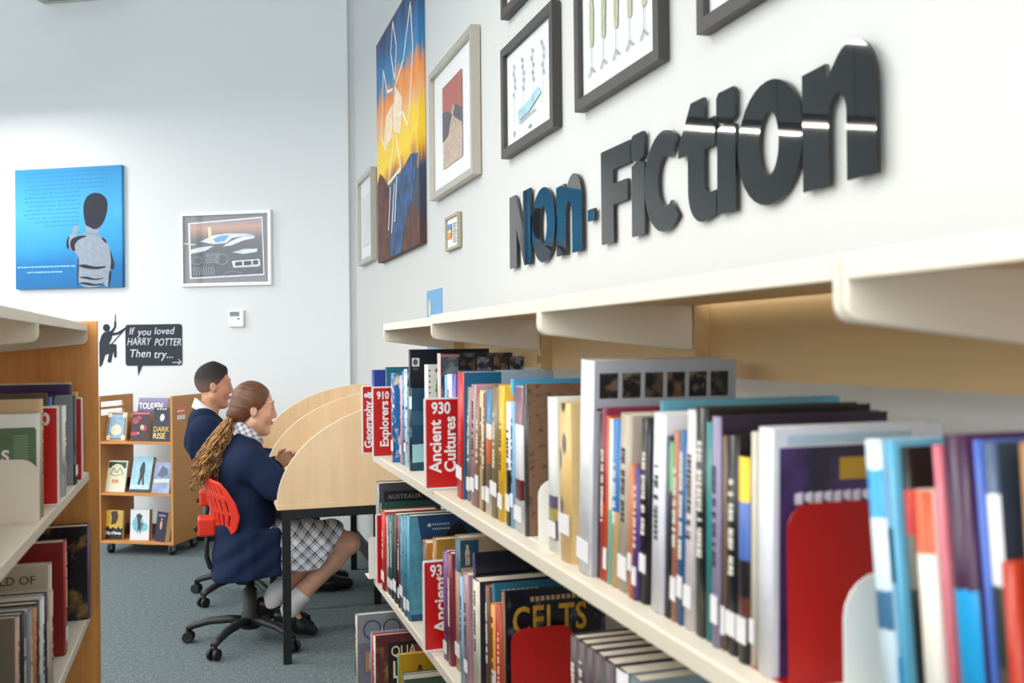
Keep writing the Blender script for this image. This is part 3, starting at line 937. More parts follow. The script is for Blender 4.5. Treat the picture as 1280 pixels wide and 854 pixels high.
# ------------------------------------------------------------------ books
L2 = [
    (3.3014, 0.0408, -0.37, 0.257, 0.15, 0, 'd8b868', 'e2c478', 'plain', '9a7a34', 0, "narrow yellow cover beside the end panel's red sign"),
    (3.2922, 0.008, -0.385, 0.288, 0.2, 0, 'ddd2b4', 'e4dabd', 'plain', 'b8aa84', 0, 'cream cover rising behind the purple one'),
    (3.2176, 0.0474, -0.378, 0.283, 0.21, 0, '3a2452', '43295e', 'plain', '8a6fb0', 0, 'long purple cover on the wooden ended bookcase'),
    (3.08, 0.06, -0.352, 0.256, 0.15, 0, '2c2320', '3a4a66', 'photo', '8d97a4', 1, 'black photo spine with a navy and grey cover'),
    (2.8483, 0.06, -0.352, 0.239, 0.14, 0, 'e4e0d8', 'cfc8c0', 'marks', '8a8a90', 0, 'white spine lettered in grey behind the red sign with a nought'),
    (2.7519, 0.0418, -0.372, 0.266, 0.15, 0, '27518e', '2f5fa4', 'plain', 'a8c0e0', 0, 'blue book peeping over the red sign with a nought'),
    (2.7427, 0.008, -0.378, 0.279, 0.22, 0, '4f4430', '5a4e38', 'plain', '2c2618', 0, 'olive brown cover above the tan one'),
    (2.5108, 0.0359, -0.358, 0.273, 0.2, 0, 'c8a878', 'cfb083', 'plain', '8c6c40', 0, 'tan cover behind the green titled cover'),
    (2.4685, 0.0288, -0.358, 0.242, 0.17, 0, 'd8d8d8', '5a7048', 'green', 'e6e6e2', 0, 'white and green titled cover behind the cream bookend'),
]
L3 = [
    (3.322, 0.06, -0.343, 0.288, 0.235, 0, '4a3a72', '1a1a22', 'paisley', '8a6a3a', 1, 'purple spine with a black and gold patterned cover'),
    (2.9474, 0.06, -0.365, 0.309, 0.24, 0, 'b3261c', '8a1a16', 'plain', 'd04a3a', 1, 'thick red spine on the lower shelf of the wooden ended bookcase'),
    (2.7501, 0.0413, -0.375, 0.289, 0.22, 0, 'd9cdb8', 'd2c4ae', 'worldof', 'e2be1c', 0, 'cream cover with a yellow band'),
    (2.5826, 0.06, -0.352, 0.252, 0.17, 0, 'cbb498', 'd8c8b0', 'plain', 'a03a2c', 0, 'beige spine before the thick red one'),
    (2.5371, 0.0308, -0.355, 0.263, 0.19, 0, '2a2748', '312d56', 'plain', '8a86b8', 0, 'navy cover framing the stack of pale edges'),
    (2.4657, 0.0587, -0.355, 0.265, 0.19, 0, 'dcdcda', 'e4e4e2', 'plain', '9a9a98', 0, 'white spine beside the navy one on the lower shelf'),
    (2.4148, 0.039, -0.355, 0.271, 0.19, 0, '15181f', '1a1d26', 'plain', '4a5068', 1, 'black spine after the white one on the lower shelf'),
    (2.3764, 0.0323, -0.355, 0.269, 0.19, 0, 'c87a44', 'a88a70', 'plain', '7a4a24', 0, 'orange edged cover on the lower shelf of the bookcase'),
    (2.3152, 0.06, -0.358, 0.276, 0.18, 0, '7d8088', '8a8d94', 'plain', '5a5c64', 0, 'grey cover beside the orange edged one'),
    (2.2461, 0.0332, -0.358, 0.291, 0.18, 0, '14181f', '1c2634', 'plain', '1f4a5c', 0, 'blue black cover in front of the grey one'),
    (2.1946, 0.0314, -0.36, 0.297, 0.17, 0, 'c9a294', '6a5c4a', 'plain', '3c3226', 0, 'olive grey cover behind the lower cream bookend'),
]
T2 = [
    (3.5596, 0.0355, 0.585, 0.303, 0.21, 0, '1b3f8c', '2c4fb0', 'blocks', 'e8862c', 0, 'blue cover with orange and purple blocks, behind the explorers sign'),
    (3.5504, 0.008, 0.63, 0.313, 0.22, 0, '20606e', '2a7388', 'plain', '174a58', 0, 'teal book showing a top strip behind the explorers sign'),
    (3.2808, 0.0443, 0.606, 0.297, 0.15, 0, '1b5c9c', '1c6fb8', 'speckle', 'e9e4c0', 1, 'blue book with a speckled cover touching the explorers sign'),
    (3.2242, 0.0278, 0.622, 0.291, 0.2, 0, 'e7a4ac', 'cfd8e6', 'plain', 'd87f96', 1, 'thin pink spine between two blue books near the explorers sign'),
    (3.1893, 0.0204, 0.622, 0.307, 0.2, 0, '4aa3dc', '3b8fcf', 'speckle', '123b6b', 1, 'thin bright blue spine near the explorers sign'),
    (3.1424, 0.0332, 0.622, 0.313, 0.2, 0, 'dfe8ee', 'c9dcea', 'speckle', '27648f', 1, 'thin white and blue spine beside the slim teal cover'),
    (3.1332, 0.008, 0.632, 0.377, 0.265, 0, '10131c', '151a28', 'plain', '1c2233', 2, 'tallest black book with a white square emblem'),
    (3.0339, 0.0313, 0.615, 0.256, 0.17, 0, '122c44', '14425f', 'bands', '9fd0d6', 0, 'navy cover with a pale aqua lower panel before the ancient cultures sign'),
    (2.9367, 0.034, 0.645, 0.331, 0.16, 0, 'f0f1ee', 'eef0ec', 'dots', '4fa64a', 3, 'white spiral bound book with green print and ring'),
    (2.8514, 0.0313, 0.665, 0.365, 0.225, 0, 'd8b4b4', '23242f', 'collage', '6b6a74', 4, 'wide dark photo collage cover under the canopy shelf'),
    (2.8363, 0.014, 0.68, 0.302, 0.2, 0, '7db3e0', '8fc0e8', 'plain', '4a7fc0', 1, 'pale blue spine between the white spiral book and the red spine'),
    (2.7772, 0.049, 0.68, 0.305, 0.2, 0, 'e8e6ef', 'ddd9ea', 'plain', '9a2438', 1, 'white spine with a dark red mark beside the red spine'),
    (2.7297, 0.0378, 0.68, 0.307, 0.19, 0, '6c62b8', '7a70c4', 'plain', '4a4290', 1, 'violet spine tight against the broad red spine'),
    (2.4207, 0.06, 0.62, 0.32, 0.24, 3.2, 'c4161c', '1d6a92', 'split', 'a9cbe8', 1, 'broad red spine with a teal cover beside the ancient cultures sign'),
    (2.3832, 0.0312, 0.63, 0.283, 0.18, 3.2, '8d8078', '9c8f86', 'plain', '5f544c', 1, 'narrow grey brown spine after the red spine'),
    (2.3082, 0.041, 0.622, 0.291, 0.2, 3.2, 'a98390', 'c09aa8', 'plain', '7d5c68', 1, 'dusty mauve spine with pale mauve cover'),
    (2.2723, 0.0325, 0.622, 0.274, 0.18, 3.2, '8a6844', '9c7a52', 'grain', '5c4228', 1, 'plain brown spine after the mauve one'),
    (2.2441, 0.0246, 0.622, 0.281, 0.18, 3.2, 'd9c08f', 'e4d3ac', 'plain', '8a6b3c', 1, 'narrow cream spine among brown spines'),
    (2.22, 0.0207, 0.622, 0.276, 0.18, 3.2, '6d4b4a', '80605a', 'plain', '402a2a', 1, 'thin dark plum spine after the cream one'),
    (2.1764, 0.0402, 0.622, 0.287, 0.18, 3.2, '2f7aa8', 'b26a36', 'split3', 'e8d7c4', 1, 'spine striped blue, orange and white'),
    (2.1186, 0.0545, 0.622, 0.294, 0.2, 3.2, '7c6a48', '6d5c3e', 'grain', '3c3420', 1, 'thick olive brown spine beside the yellow book'),
    (2.0756, 0.0399, 0.622, 0.298, 0.22, 3.2, 'e2b21c', 'edc63a', 'plain', 'c8921a', 1, 'yellow spine with a yellow cover'),
    (2.063, 0.008, 0.64, 0.312, 0.25, 1.8, '5fb1d8', '4aa3d0', 'bands', 'd98a2e', 0, 'sky blue and orange cover above the white spines'),
    (2.0196, 0.0321, 0.622, 0.265, 0.18, 1.8, 'e9edf2', 'dfe4ea', 'twotone', '16181d', 1, 'white spine with a black lower half'),
    (1.9969, 0.0199, 0.622, 0.267, 0.18, 1.8, '86b4da', 'a3c8e6', 'plain', '5f8fbf', 1, 'narrow light blue spine before the brown stone cover'),
    (1.9335, 0.06, 0.622, 0.299, 0.2, 1.8, 'dcdce4', 'e6e2e8', 'mauvetop', '7e5263', 1, 'white spine with a mauve top and maroon block'),
    (1.8996, 0.0235, 0.622, 0.307, 0.24, 0, '3b3733', '7a5a44', 'stone', '4a3428', 0, 'dark spine with a brown stone texture cover beside the white bookend'),
    (1.7294, 0.0492, 0.622, 0.288, 0.2, 0, 'dfe6e2', 'e9eee8', 'lowband', '6b5a86', 1, 'pale grey green spine after the white bookend'),
    (1.6374, 0.06, 0.615, 0.282, 0.2, 0, 'dcb878', 'e4c68c', 'figures', '3a3030', 1, 'thick tan spine with dark figure pictures'),
    (1.5372, 0.06, 0.61, 0.359, 0.265, 3.8, 'dfe2e8', 'a7abb4', 'windows', '1b1b20', 1, 'tall pale grey book with a row of dark photo squares'),
    (1.5252, 0.008, 0.622, 0.273, 0.2, 3.8, '4a3033', '5b383a', 'plain', 'a8542e', 1, 'thin dark brown spine beside the tall grey book'),
    (1.5054, 0.0188, 0.622, 0.282, 0.21, 3.8, '7b2440', '8a2a48', 'twotone', 'c63a34', 1, 'maroon spine turning red towards its foot'),
    (1.492, 0.0117, 0.622, 0.271, 0.2, 3.8, 'c85a2c', 'b44c26', 'plain', '7d2c14', 1, 'thin orange spine beside the maroon one'),
    (1.4789, 0.0115, 0.622, 0.267, 0.18, 3.8, 'e4e4dc', 'd8dcd8', 'twotone', '7fc4b8', 1, 'narrow white spine with a mint foot'),
    (1.4532, 0.0241, 0.622, 0.266, 0.19, 3.8, '2674b8', '2f86cc', 'twotone', 'cdb07c', 1, 'spine bright blue above and tan below'),
    (1.4102, 0.0416, 0.622, 0.277, 0.2, 3.8, 'b3a797', 'c2b8aa', 'grain', '7f7466', 1, 'thick grey beige spine'),
    (1.3856, 0.0133, 0.618, 0.203, 0.16, 3.6, 'd2733a', 'c9652f', 'plain', '8a3a18', 1, 'short orange spine on the middle shelf'),
    (1.3682, 0.0159, 0.618, 0.202, 0.16, 3.6, '54387c', '5f4189', 'plain', '33204f', 1, 'short purple spine next to the short orange one'),
    (1.3436, 0.0257, 0.622, 0.275, 0.2, 3.6, '17161b', '1d1b22', 'plain', '2e2a36', 1, 'black spine before the broad white one'),
    (1.3353, 0.008, 0.64, 0.303, 0.3, 3.6, '4d8ba0', '5d9bb0', 'plain', '2f6478', 0, 'steel blue cover reaching above the white book'),
    (1.2849, 0.0381, 0.618, 0.286, 0.21, 3.6, 'dfe1ea', 'e6e8ee', 'plain', 'b8bccb', 0, 'broad white spine leaning among dark ones'),
    (1.2747, 0.008, 0.622, 0.257, 0.18, 3.6, '4b455f', '3e3a52', 'plain', 'c8c2dc', 1, 'thin slate violet spine after the white one'),
    (1.2651, 0.0082, 0.622, 0.249, 0.18, 3.6, '1f2622', '58a868', 'twotone2', '5bb06a', 1, 'black spine with a bright green top'),
    (1.2457, 0.0184, 0.622, 0.265, 0.18, 3.6, 'a86f5a', 'b57d68', 'plain', 'd99a64', 1, 'dull pink brown spine after the green topped one'),
    (1.2266, 0.0179, 0.622, 0.267, 0.18, 3.6, '1e5c92', '2a6ca4', 'plain', '123e66', 1, 'deep blue spine between pink brown and pinkish white ones'),
    (1.1992, 0.0265, 0.622, 0.296, 0.2, 3.6, 'd9cfd2', 'e4dcde', 'plain', 'b08a96', 1, 'pale pinkish white spine before the thick black one'),
    (1.161, 0.0319, 0.622, 0.301, 0.25, 1.6, '1d2020', '26221f', 'plain', '3a332c', 0, 'thick black spine with a brown black cover'),
    (1.1484, 0.0112, 0.622, 0.284, 0.2, 1.6, '2a8a8c', '2f9698', 'plain', '155a5c', 1, 'thin teal spine after the thick black one'),
    (1.1203, 0.0196, 0.618, 0.293, 0.25, 1.6, '8d84a4', '2e2438', 'text', 'efeaf4', 1, 'lavender grey spine lettered in white'),
    (1.1096, 0.0092, 0.622, 0.27, 0.2, 1.6, '6d5848', '5c4a3c', 'grain', '3c2e24', 1, 'brown spine after the lavender one'),
    (1.0823, 0.0261, 0.622, 0.272, 0.2, 1.6, '17141a', '1d1a20', 'plain', '4d2f26', 1, 'black spine between the brown and the yellow topped spine'),
    (1.0514, 0.0233, 0.618, 0.249, 0.19, 1.6, '1b1a1f', '232228', 'yellowtop', 'e8c21e', 1, 'black spine with a yellow top and blue stripe'),
    (1.0399, 0.0108, 0.622, 0.28, 0.2, 1.6, 'c9c2b2', 'd8d2c4', 'plain', '8a8474', 1, 'cream spine beside the photo cover'),
    (1.0004, 0.031, 0.618, 0.287, 0.235, 1.6, 'dfe2ea', 'd6d9e2', 'pharaoh', '3d2a54', 5, 'white spine with a purple cover half hidden by a red bookend'),
]
T2N = [
    (0.7605, 0.023, 0.605, 0.295, 0.2, -5.5, 'cfe2ee', 'a8cfe4', 'bands', '2a9cd8', 0, 'white and light blue spine leaning on the white bookend'),
    (0.7526, 0.008, 0.612, 0.294, 0.2, -5, '5aa9cc', '6fb4d0', 'plain', '2c6f98', 0, 'slim blue spine leaning behind the white one'),
    (0.7414, 0.0102, 0.62, 0.289, 0.2, -5, '1d1a18', '1f1b19', 'redmid', 'c01f1a', 0, 'black spine with a red band, leaning'),
    (0.7015, 0.0232, 0.605, 0.255, 0.18, -4.5, 'e8e4d8', 'efece2', 'orangetop', 'e0562a', 0, 'shorter white spine with an orange top, leaning'),
    (0.687, 0.0104, 0.61, 0.296, 0.2, -5, 'd0707e', 'd9808c', 'plain', 'a84858', 0, 'pink spine leaning beside the purple one'),
    (0.6516, 0.0283, 0.605, 0.308, 0.21, -5, '3f1d40', '4a2250', 'bluelow', '1a9ad6', 0, 'thick dark purple spine with a bright blue lower half'),
    (0.6425, 0.008, 0.612, 0.304, 0.2, -5, '4a6cc0', '5f80d0', 'plain', 'b49ac8', 0, 'blue spine with a lilac foot, leaning'),
    (0.6298, 0.0129, 0.612, 0.303, 0.2, -4.5, '5b5148', '3a4656', 'figure', 'e6e8ec', 0, 'dark spine with a white figure picture'),
    (0.6124, 0.0137, 0.605, 0.211, 0.16, -4, 'b5351f', 'c23f28', 'plain', '7a1f12', 0, 'short brick red spine beside the white figure spine'),
    (0.5989, 0.0104, 0.612, 0.306, 0.2, -3.5, 'a5784e', 'b08658', 'plain', '70502e', 0, 'tan spine beyond the short brick red one'),
]
T3 = [
    (3.5621, 0.06, 0.6, 0.34, 0.23, 0, '8b8d92', '4b4d55', 'austr', '20222b', 0, 'tall grey spine with a dark titled cover at the shelf end'),
    (3.5436, 0.0173, 0.605, 0.272, 0.22, 0, '1f4a44', '1f5a50', 'plain', '123430', 0, 'dark green cover below the tall grey one'),
    (3.3601, 0.06, 0.585, 0.269, 0.19, 0, 'c2281c', 'd13a2a', 'plain', '8a140e', 1, 'bright red spine at the end of the lower shelf'),
    (3.3423, 0.0166, 0.592, 0.258, 0.18, 0, 'd9a8a4', 'd8b8b4', 'plain', 'b07a78', 1, 'thin pale pink spine beside the red one'),
    (3.2966, 0.0379, 0.592, 0.268, 0.18, 0, '33647e', '3c7490', 'plain', '1c4258', 1, 'thin slate blue spine on the lower shelf'),
    (3.2448, 0.0443, 0.592, 0.276, 0.18, 0, '1d4a34', '22583e', 'plain', '0f2c1e', 1, 'thin bottle green spine on the lower shelf'),
    (3.1775, 0.06, 0.592, 0.287, 0.18, 0, '1f2024', '26272c', 'mark', 'e8e8e8', 1, 'black spine with a white mark on the lower shelf'),
    (3.1254, 0.0274, 0.592, 0.294, 0.18, 0, '8a2a38', '9a3442', 'plain', '541620', 1, 'hair thin crimson spine before the patterned blue set'),
    (3.0656, 0.0532, 0.592, 0.299, 0.18, 0, '4a93ac', '58a3bc', 'speckle', '1d5874', 1, 'first of the patterned light blue spines'),
    (3.014, 0.045, 0.592, 0.308, 0.18, 0, '3f8aa8', '4d98b4', 'speckle', '1a506c', 1, 'middle one of the patterned light blue spines'),
    (2.964, 0.0436, 0.592, 0.318, 0.24, 0, '4f9cb6', '1d4a78', 'mountain', '17181c', 1, 'light blue spine with a navy cover showing a black mountain'),
    (2.8308, 0.06, 0.615, 0.26, 0.2, 0, '6b4a32', 'e08a3a', 'figbox', '1c1a1a', 0, 'brown spine with an orange cover behind the lower red sign'),
    (2.7311, 0.041, 0.62, 0.288, 0.22, 0, '9a7426', 'b0862e', 'grain', '6b4e16', 0, 'gold spine above the lower red sign'),
    (2.5556, 0.0461, 0.61, 0.287, 0.18, 0, '6e4a86', '7c5694', 'speckle', '45305a', 1, 'purple patterned spine after the lower red sign'),
    (2.5112, 0.0401, 0.61, 0.292, 0.18, 0, '7a2436', '8a2c40', 'plain', '4c1220', 1, 'thin wine red spine on the lower shelf'),
    (2.4558, 0.0542, 0.62, 0.342, 0.25, 0, 'bfa68c', 'b59c84', 'bluetop', '1c4a60', 1, 'thick beige spine with a small picture at its top'),
    (2.3648, 0.02, 0.602, 0.264, 0.15, 0, '8fb6d8', 'a2c4e0', 'plain', '6690b8', 0, 'thin light blue spine standing forward'),
    (2.3216, 0.042, 0.605, 0.278, 0.16, 0, 'a8828c', 'b48e98', 'plain', '7a5a64', 1, 'mauve spine with worn cover on the lower shelf'),
    (2.3124, 0.008, 0.62, 0.333, 0.26, 0, '23264a', '191c28', 'plain', '3a3d60', 1, 'navy spine with a black cover under the middle shelf'),
    (2.24, 0.06, 0.61, 0.28, 0.2, 0, 'd8d2c0', '2c2e3a', 'plain', 'a89f88', 1, 'thick cream spine below the black covers'),
    (2.174, 0.0236, 0.615, 0.284, 0.2, 0, '6a4630', '7a523a', 'plain', '442c1c', 0, 'thin brown spine behind the orange one'),
    (2.1648, 0.008, 0.625, 0.291, 0.24, 0, '1f6484', '24708f', 'tealtitle', 'cfe0e8', 0, 'teal cover with pale lettering behind the gold lettered cover'),
    (2.092, 0.0287, 0.605, 0.261, 0.17, 0, 'e0922e', 'e89c3c', 'twotone', 'e8e2d8', 0, 'orange spine with a white picture on the lower shelf'),
    (2.077, 0.0138, 0.607, 0.265, 0.17, 0, 'a82a1c', 'b83222', 'plain', '6a140c', 0, 'first of the twin rust red spines'),
    (2.0555, 0.0184, 0.607, 0.271, 0.17, 0, 'b5361f', 'c24028', 'plain', '6e1c0e', 0, 'second of the twin rust red spines'),
    (2.044, 0.0103, 0.612, 0.303, 0.235, 0, '8a5a34', '14161f', 'celts', 'c8962c', 6, 'dark cover with gold lettering behind the red bookend'),
    (1.6126, 0.0356, 0.615, 0.321, 0.22, 0, '3b2a30', '45323a', 'volume', '8a5a3c', 0, 'first of the dark brown volumes, touching the red bookend'),
    (1.5749, 0.0361, 0.615, 0.323, 0.22, 0, '3b2a30', '45323a', 'volume', '8a5a3c', 0, 'second from the red bookend in the dark brown volume set'),
    (1.5387, 0.0346, 0.615, 0.324, 0.22, 0, '3b2a30', '45323a', 'volume', '8a5a3c', 0, 'third from the red bookend in the dark brown volume set'),
    (1.5006, 0.0366, 0.615, 0.324, 0.22, 0, '3b2a30', '45323a', 'volume', '8a5a3c', 0, 'fourth from the red bookend in the dark brown volume set'),
    (1.4545, 0.0431, 0.615, 0.325, 0.22, 0, '3b2a30', '45323a', 'volume', '8a5a3c', 0, 'fifth from the red bookend in the dark brown volume set'),
    (1.3949, 0.0465, 0.612, 0.329, 0.22, 0, 'c9c4cc', '1d2a3c', 'plain', '6d7880', 0, 'pale spine with a navy cover after the volume set'),
    (1.355, 0.0386, 0.615, 0.33, 0.24, 0, '50606c', '6d7f86', 'plain', '2e3a44', 0, 'grey blue book after the navy cover on the lower shelf'),
]



def spine_mat(sp, pat, ex):
    z = {'twotone': [(0, ex), (0.45, sp)], 'twotone2': [(0, sp), (0.72, ex)], 'mauvetop': [(0, sp), (0.22, '6b2230'), (0.36, sp), (0.74, ex)],
         'lowband': [(0, sp), (0.08, ex), (0.2, 'c8b45a'), (0.28, ex), (0.36, sp)], 'yellowtop': [(0, sp), (0.2, '6b3a28'), (0.32, sp), (0.5, '4a6cb4'), (0.78, ex)],
         'redmid': [(0, '8a8a6a'), (0.1, sp), (0.55, '6a675a'), (0.72, ex), (0.86, sp)], 'orangetop': [(0, sp), (0.78, ex)], 'bluelow': [(0, ex), (0.58, sp)],
         'figure': [(0, sp), (0.4, '2c3630'), (0.62, ex), (0.86, '4a5e7c')], 'split3': [(0, 'e8d7c4'), (0.18, '7a6a4a'), (0.4, 'c4622c'), (0.6, 'e0d0c0'), (0.72, sp)],
         'bluetop': [(0, sp), (0.74, ex)], 'bands': [(0, sp), (0.4, '3f6f94'), (0.52, sp), (0.75, ex), (0.9, sp)], 'plain': None}.get(pat)
    if z:
        return ramp_mat('spine_bands', 2, z, 0.32, 0.03, 8)
    if pat in ('speckle', 'figbox'):
        return cell_mat('spine_speckle', 'noise', sp, ex, 45, 0.58, 0.32)
    if pat == 'figures':
        return cell_mat('spine_figures', 'cell', ex, sp, 26, 0.3, 0.32, (1, 1, 0.55))
    if pat in ('grain', 'text', 'volume', 'photo', 'marks'):
        return cell_mat('spine_grain', 'noise', sp, ex, 30, 0.66, 0.34, (1, 1, 0.35))
    return mat(sp, 0.3, vary=0.07, scale=30)


def cover_mat(cv, pat, ex, sp):
    if pat == 'blocks': return ramp_mat('cover_blocks', 0, [(0, '2c3f98'), (0.25, '4a2f86'), (0.45, ex), (0.7, 'c8d0e8')], 0.3, 0.1, 3)
    if pat == 'bands': return ramp_mat('cover_bands', 2, [(0, cv), (0.1, ex), (0.32, cv), (0.55, '2c5a78'), (0.72, cv)], 0.3, 0.05, 6)
    if pat in ('speckle',): return cell_mat('cover_speckle', 'noise', cv, ex, 32, 0.57, 0.3)
    if pat == 'collage': return cell_mat('cover_collage', 'noise', cv, ex, 14, 0.55, 0.3)
    if pat == 'stone': return cell_mat('cover_stone', 'noise', ex, cv, 60, 0.40, 0.55, (1, 1, 1.6))
    if pat == 'split': return ramp_mat('cover_split', 0, [(0, cv), (0.42, ex)], 0.3, 0.03, 5)
    if pat == 'paisley': return cell_mat('cover_paisley', 'noise', cv, ex, 20, 0.6, 0.3)
    if pat == 'photo': return ramp_mat('cover_photo', 0, [(0, ex), (0.35, cv), (0.8, 'c8ccd4')], 0.3, 0.2, 4)
    if pat == 'green': return ramp_mat('cover_green', 2, [(0, cv), (0.86, ex)], 0.3, 0.0)
    if pat == 'dots': return mat(cv, 0.35, vary=0.02)
    return mat(cv, 0.3, vary=0.08, scale=14)


def book_mesh(T, h, dep, m_sp, m_cv, name='book', soft=False):
    tb = min(0.0028, T * 0.2)
    k = 0.0 if soft else 0.0022
    poly = [(dep, 0), (0.003, 0), (-k * 0.6, T * 0.2), (-k, T * 0.5), (-k * 0.6, T * 0.8), (0.003, T), (dep, T), (dep, T - tb), (0.004, T - tb), (0.004, tb), (dep, tb)]
    b = MB()
    n = len(poly)
    b.v = [(u, v, 0.0) for u, v in poly] + [(u, v, h) for u, v in poly]
    b.face(list(range(n))[::-1] if False else list(range(n)), 1)
    b.face(list(range(n, 2 * n))[::-1], 1)
    for i in range(n):
        j = (i + 1) % n
        b.face((j, i, n + i, n + j), 0 if 1 <= i <= 4 else 1, 1 <= i <= 4)
    return b.mesh(name, [m_sp, m_cv]), tb


def add_pages(root, T, h, dep, tb):
    return box((0.0042, tb, 0.003), (dep - 0.003, T - tb, h - 0.003)).build('pages', M_PAPER, root)


def spine_title(root, T, h, dark):
    rr = random.Random(int(h * 1e5) + int(T * 1e6))
    b = MB()
    z = h * rr.uniform(0.34, 0.42); ze = h * rr.uniform(0.72, 0.9)
    w = min(T * 0.42, 0.012)
    y = T * 0.5 - w / 2
    while z < ze:
        d = rr.uniform(0.3, 0.8) * w
        b.box((-0.0032, y, z), (-0.0018, y + w * rr.uniform(0.7, 1.0), z + d * 0.7))
        z += d + (w * 0.7 if rr.random() < 0.2 else 0.0)
    o = b.build('spine_title', mat('e8e4d8', 0.5) if dark else mat('3a3838', 0.5), root)
    o['kind'] = 'stuff'


def lum(h):
    c = srgb(h); return 0.3 * c[0] + 0.6 * c[1] + 0.1 * c[2]


def place_book(row, z, side, group, flip=False):
    y, T, X, h, dep, lean, sp, cv, pat, ex, tg, lab = row
    me, tb = book_mesh(T, h, dep, spine_mat(sp, pat, ex), cover_mat(cv, pat, ex, sp))
    o = link('book', me)
    tag(o, lab, 'book', group)
    if side > 0:
        o.location = (X, y, z + 0.0006); o.rotation_euler = (math.radians(lean), 0, 0)
    else:
        o.location = (X, y + T, z + 0.0006); o.rotation_euler = (0, 0, math.pi)
    add_pages(o, T, h, dep, tb)
    if tg == 1 and T > 0.0085 and random.random() < 0.85:
        lz = random.choice((0.022, 0.03, 0.034, 0.045)) + random.uniform(-0.004, 0.004)
        box((-0.0034, T * 0.06, lz), (-0.0016, T * random.uniform(0.8, 0.96), lz + random.uniform(0.026, 0.036))).build('spine_label', M_LAB, o)
    if T > 0.014 and pat in ('plain', 'grain', 'twotone', 'text', 'marks', 'volume'):
        spine_title(o, T, h, lum(sp) < 0.25)
    return o


BK = {}
for rows, z, side, grp in ((T2, Z2, 1, 'books on the middle wall shelf'), (T2N, Z2, 1, 'books on the middle wall shelf'), (T3, Z3, 1, 'books on the lower wall shelf'),
                           (L2, Z2, -1, 'books on the bookcase middle shelf'), (L3, Z3, -1, 'books on the bookcase lower shelf')):
    for r in rows:
        BK[r[-1].split(',')[0][:40]] = (place_book(r, z, side, grp), r)


def find(s):
    for k, v in BK.items():
        if k.startswith(s): return v
    raise KeyError(s)


def cprint(o, polys, m, name, d=-0.0004):      # print on the cover that faces along the aisle
    return flat(polys, d, name, m, o, 0.0004)


M_CREAM = mat('e8e0cc', 0.5); M_GOLD = mat('c9992e', 0.4)
# tall black book: white square emblem
o, r = find('tallest black book'); h = r[3]
cprint(o, [[(0.008, h - 0.055), (0.032, h - 0.055), (0.032, h - 0.028), (0.008, h - 0.028)]], M_LAB, 'emblem')
cprint(o, [ellipse(0.019, h - 0.041, 0.008, 0.010, 14), [(0.011, h - 0.066), (0.028, h - 0.066), (0.028, h - 0.06), (0.011, h - 0.06)]], mat('5a5d66', 0.5), 'emblem_mark', -0.0009)
# white spiral-bound book: green print, red spot, wire ring
o, r = find('white spiral bound'); h = r[3]
cprint(o, [ellipse(0.034, h - 0.05 - 0.014 * i, 0.005 + 0.002 * (i % 3), 0.009, 8) for i in range(9)], mat('57a848', 0.5), 'green_print')['kind'] = 'stuff'
cprint(o, [ellipse(0.032, h - 0.018, 0.006, 0.006, 12)], mat('8a3a2e', 0.5), 'red_spot')
cprint(o, [[(0.006, h - 0.02 - 0.017 * i), (0.011, h - 0.02 - 0.017 * i), (0.011, h - 0.015 - 0.017 * i), (0.006, h - 0.015 - 0.017 * i)] for i in range(10)], mat('55585e', 0.5), 'punched_marks')['kind'] = 'stuff'
MB().tube([(0.05 + 0.016 * math.cos(a), -0.004, h + 0.004 + 0.016 * math.sin(a)) for a in np.linspace(0, 2 * math.pi, 17)], 0.0016, 6).build('wire_ring', mat('c8ccd0', 0.3, 0.8), o)
# collage cover: separate photographs
o, r = find('wide dark photo'); h = r[3]
for i in range(5):
    cprint(o, [[(0.012 + i * 0.051, h - 0.06), (0.056 + i * 0.051, h - 0.06), (0.056 + i * 0.051, h - 0.012), (0.012 + i * 0.051, h - 0.012)]],
           cell_mat('collage_photo', 'noise', ('4c5a63', '16161a', '2c2f3c', '3c2e28', '262a38')[i], ('7d8a90', '6b4a40', '8088a0', '86705c', '8a8fa0')[i], 40 + i, 0.52, 0.3), 'photo')
cprint(o, [[(0.004, h - 0.011), (0.06, h - 0.011), (0.06, h - 0.003), (0.004, h - 0.003)]], mat('b07880', 0.5), 'pink_strip')
# tall grey book: a row of dark photo squares
o, r = find('tall pale grey book'); h = r[3]; dp = r[4]
for i in range(6):
    a = 0.012 + i * (dp - 0.02) / 6
    cprint(o, [[(a, h - 0.062), (a + 0.033, h - 0.062), (a + 0.033, h - 0.02), (a, h - 0.02)]], cell_mat('square_photo', 'noise', '1a1817', ('6a5444', '7a6a5c', '54483e')[i % 3], 45 + i, 0.55, 0.3), 'photo')
cprint(o, [[(0.008, h - 0.082), (0.1, h - 0.082), (0.1, h - 0.078), (0.008, h - 0.078)], [(0.2, h - 0.08), (0.25, h - 0.08), (0.25, h - 0.074), (0.2, h - 0.074)]], mat('2c2c34', 0.5), 'rule')
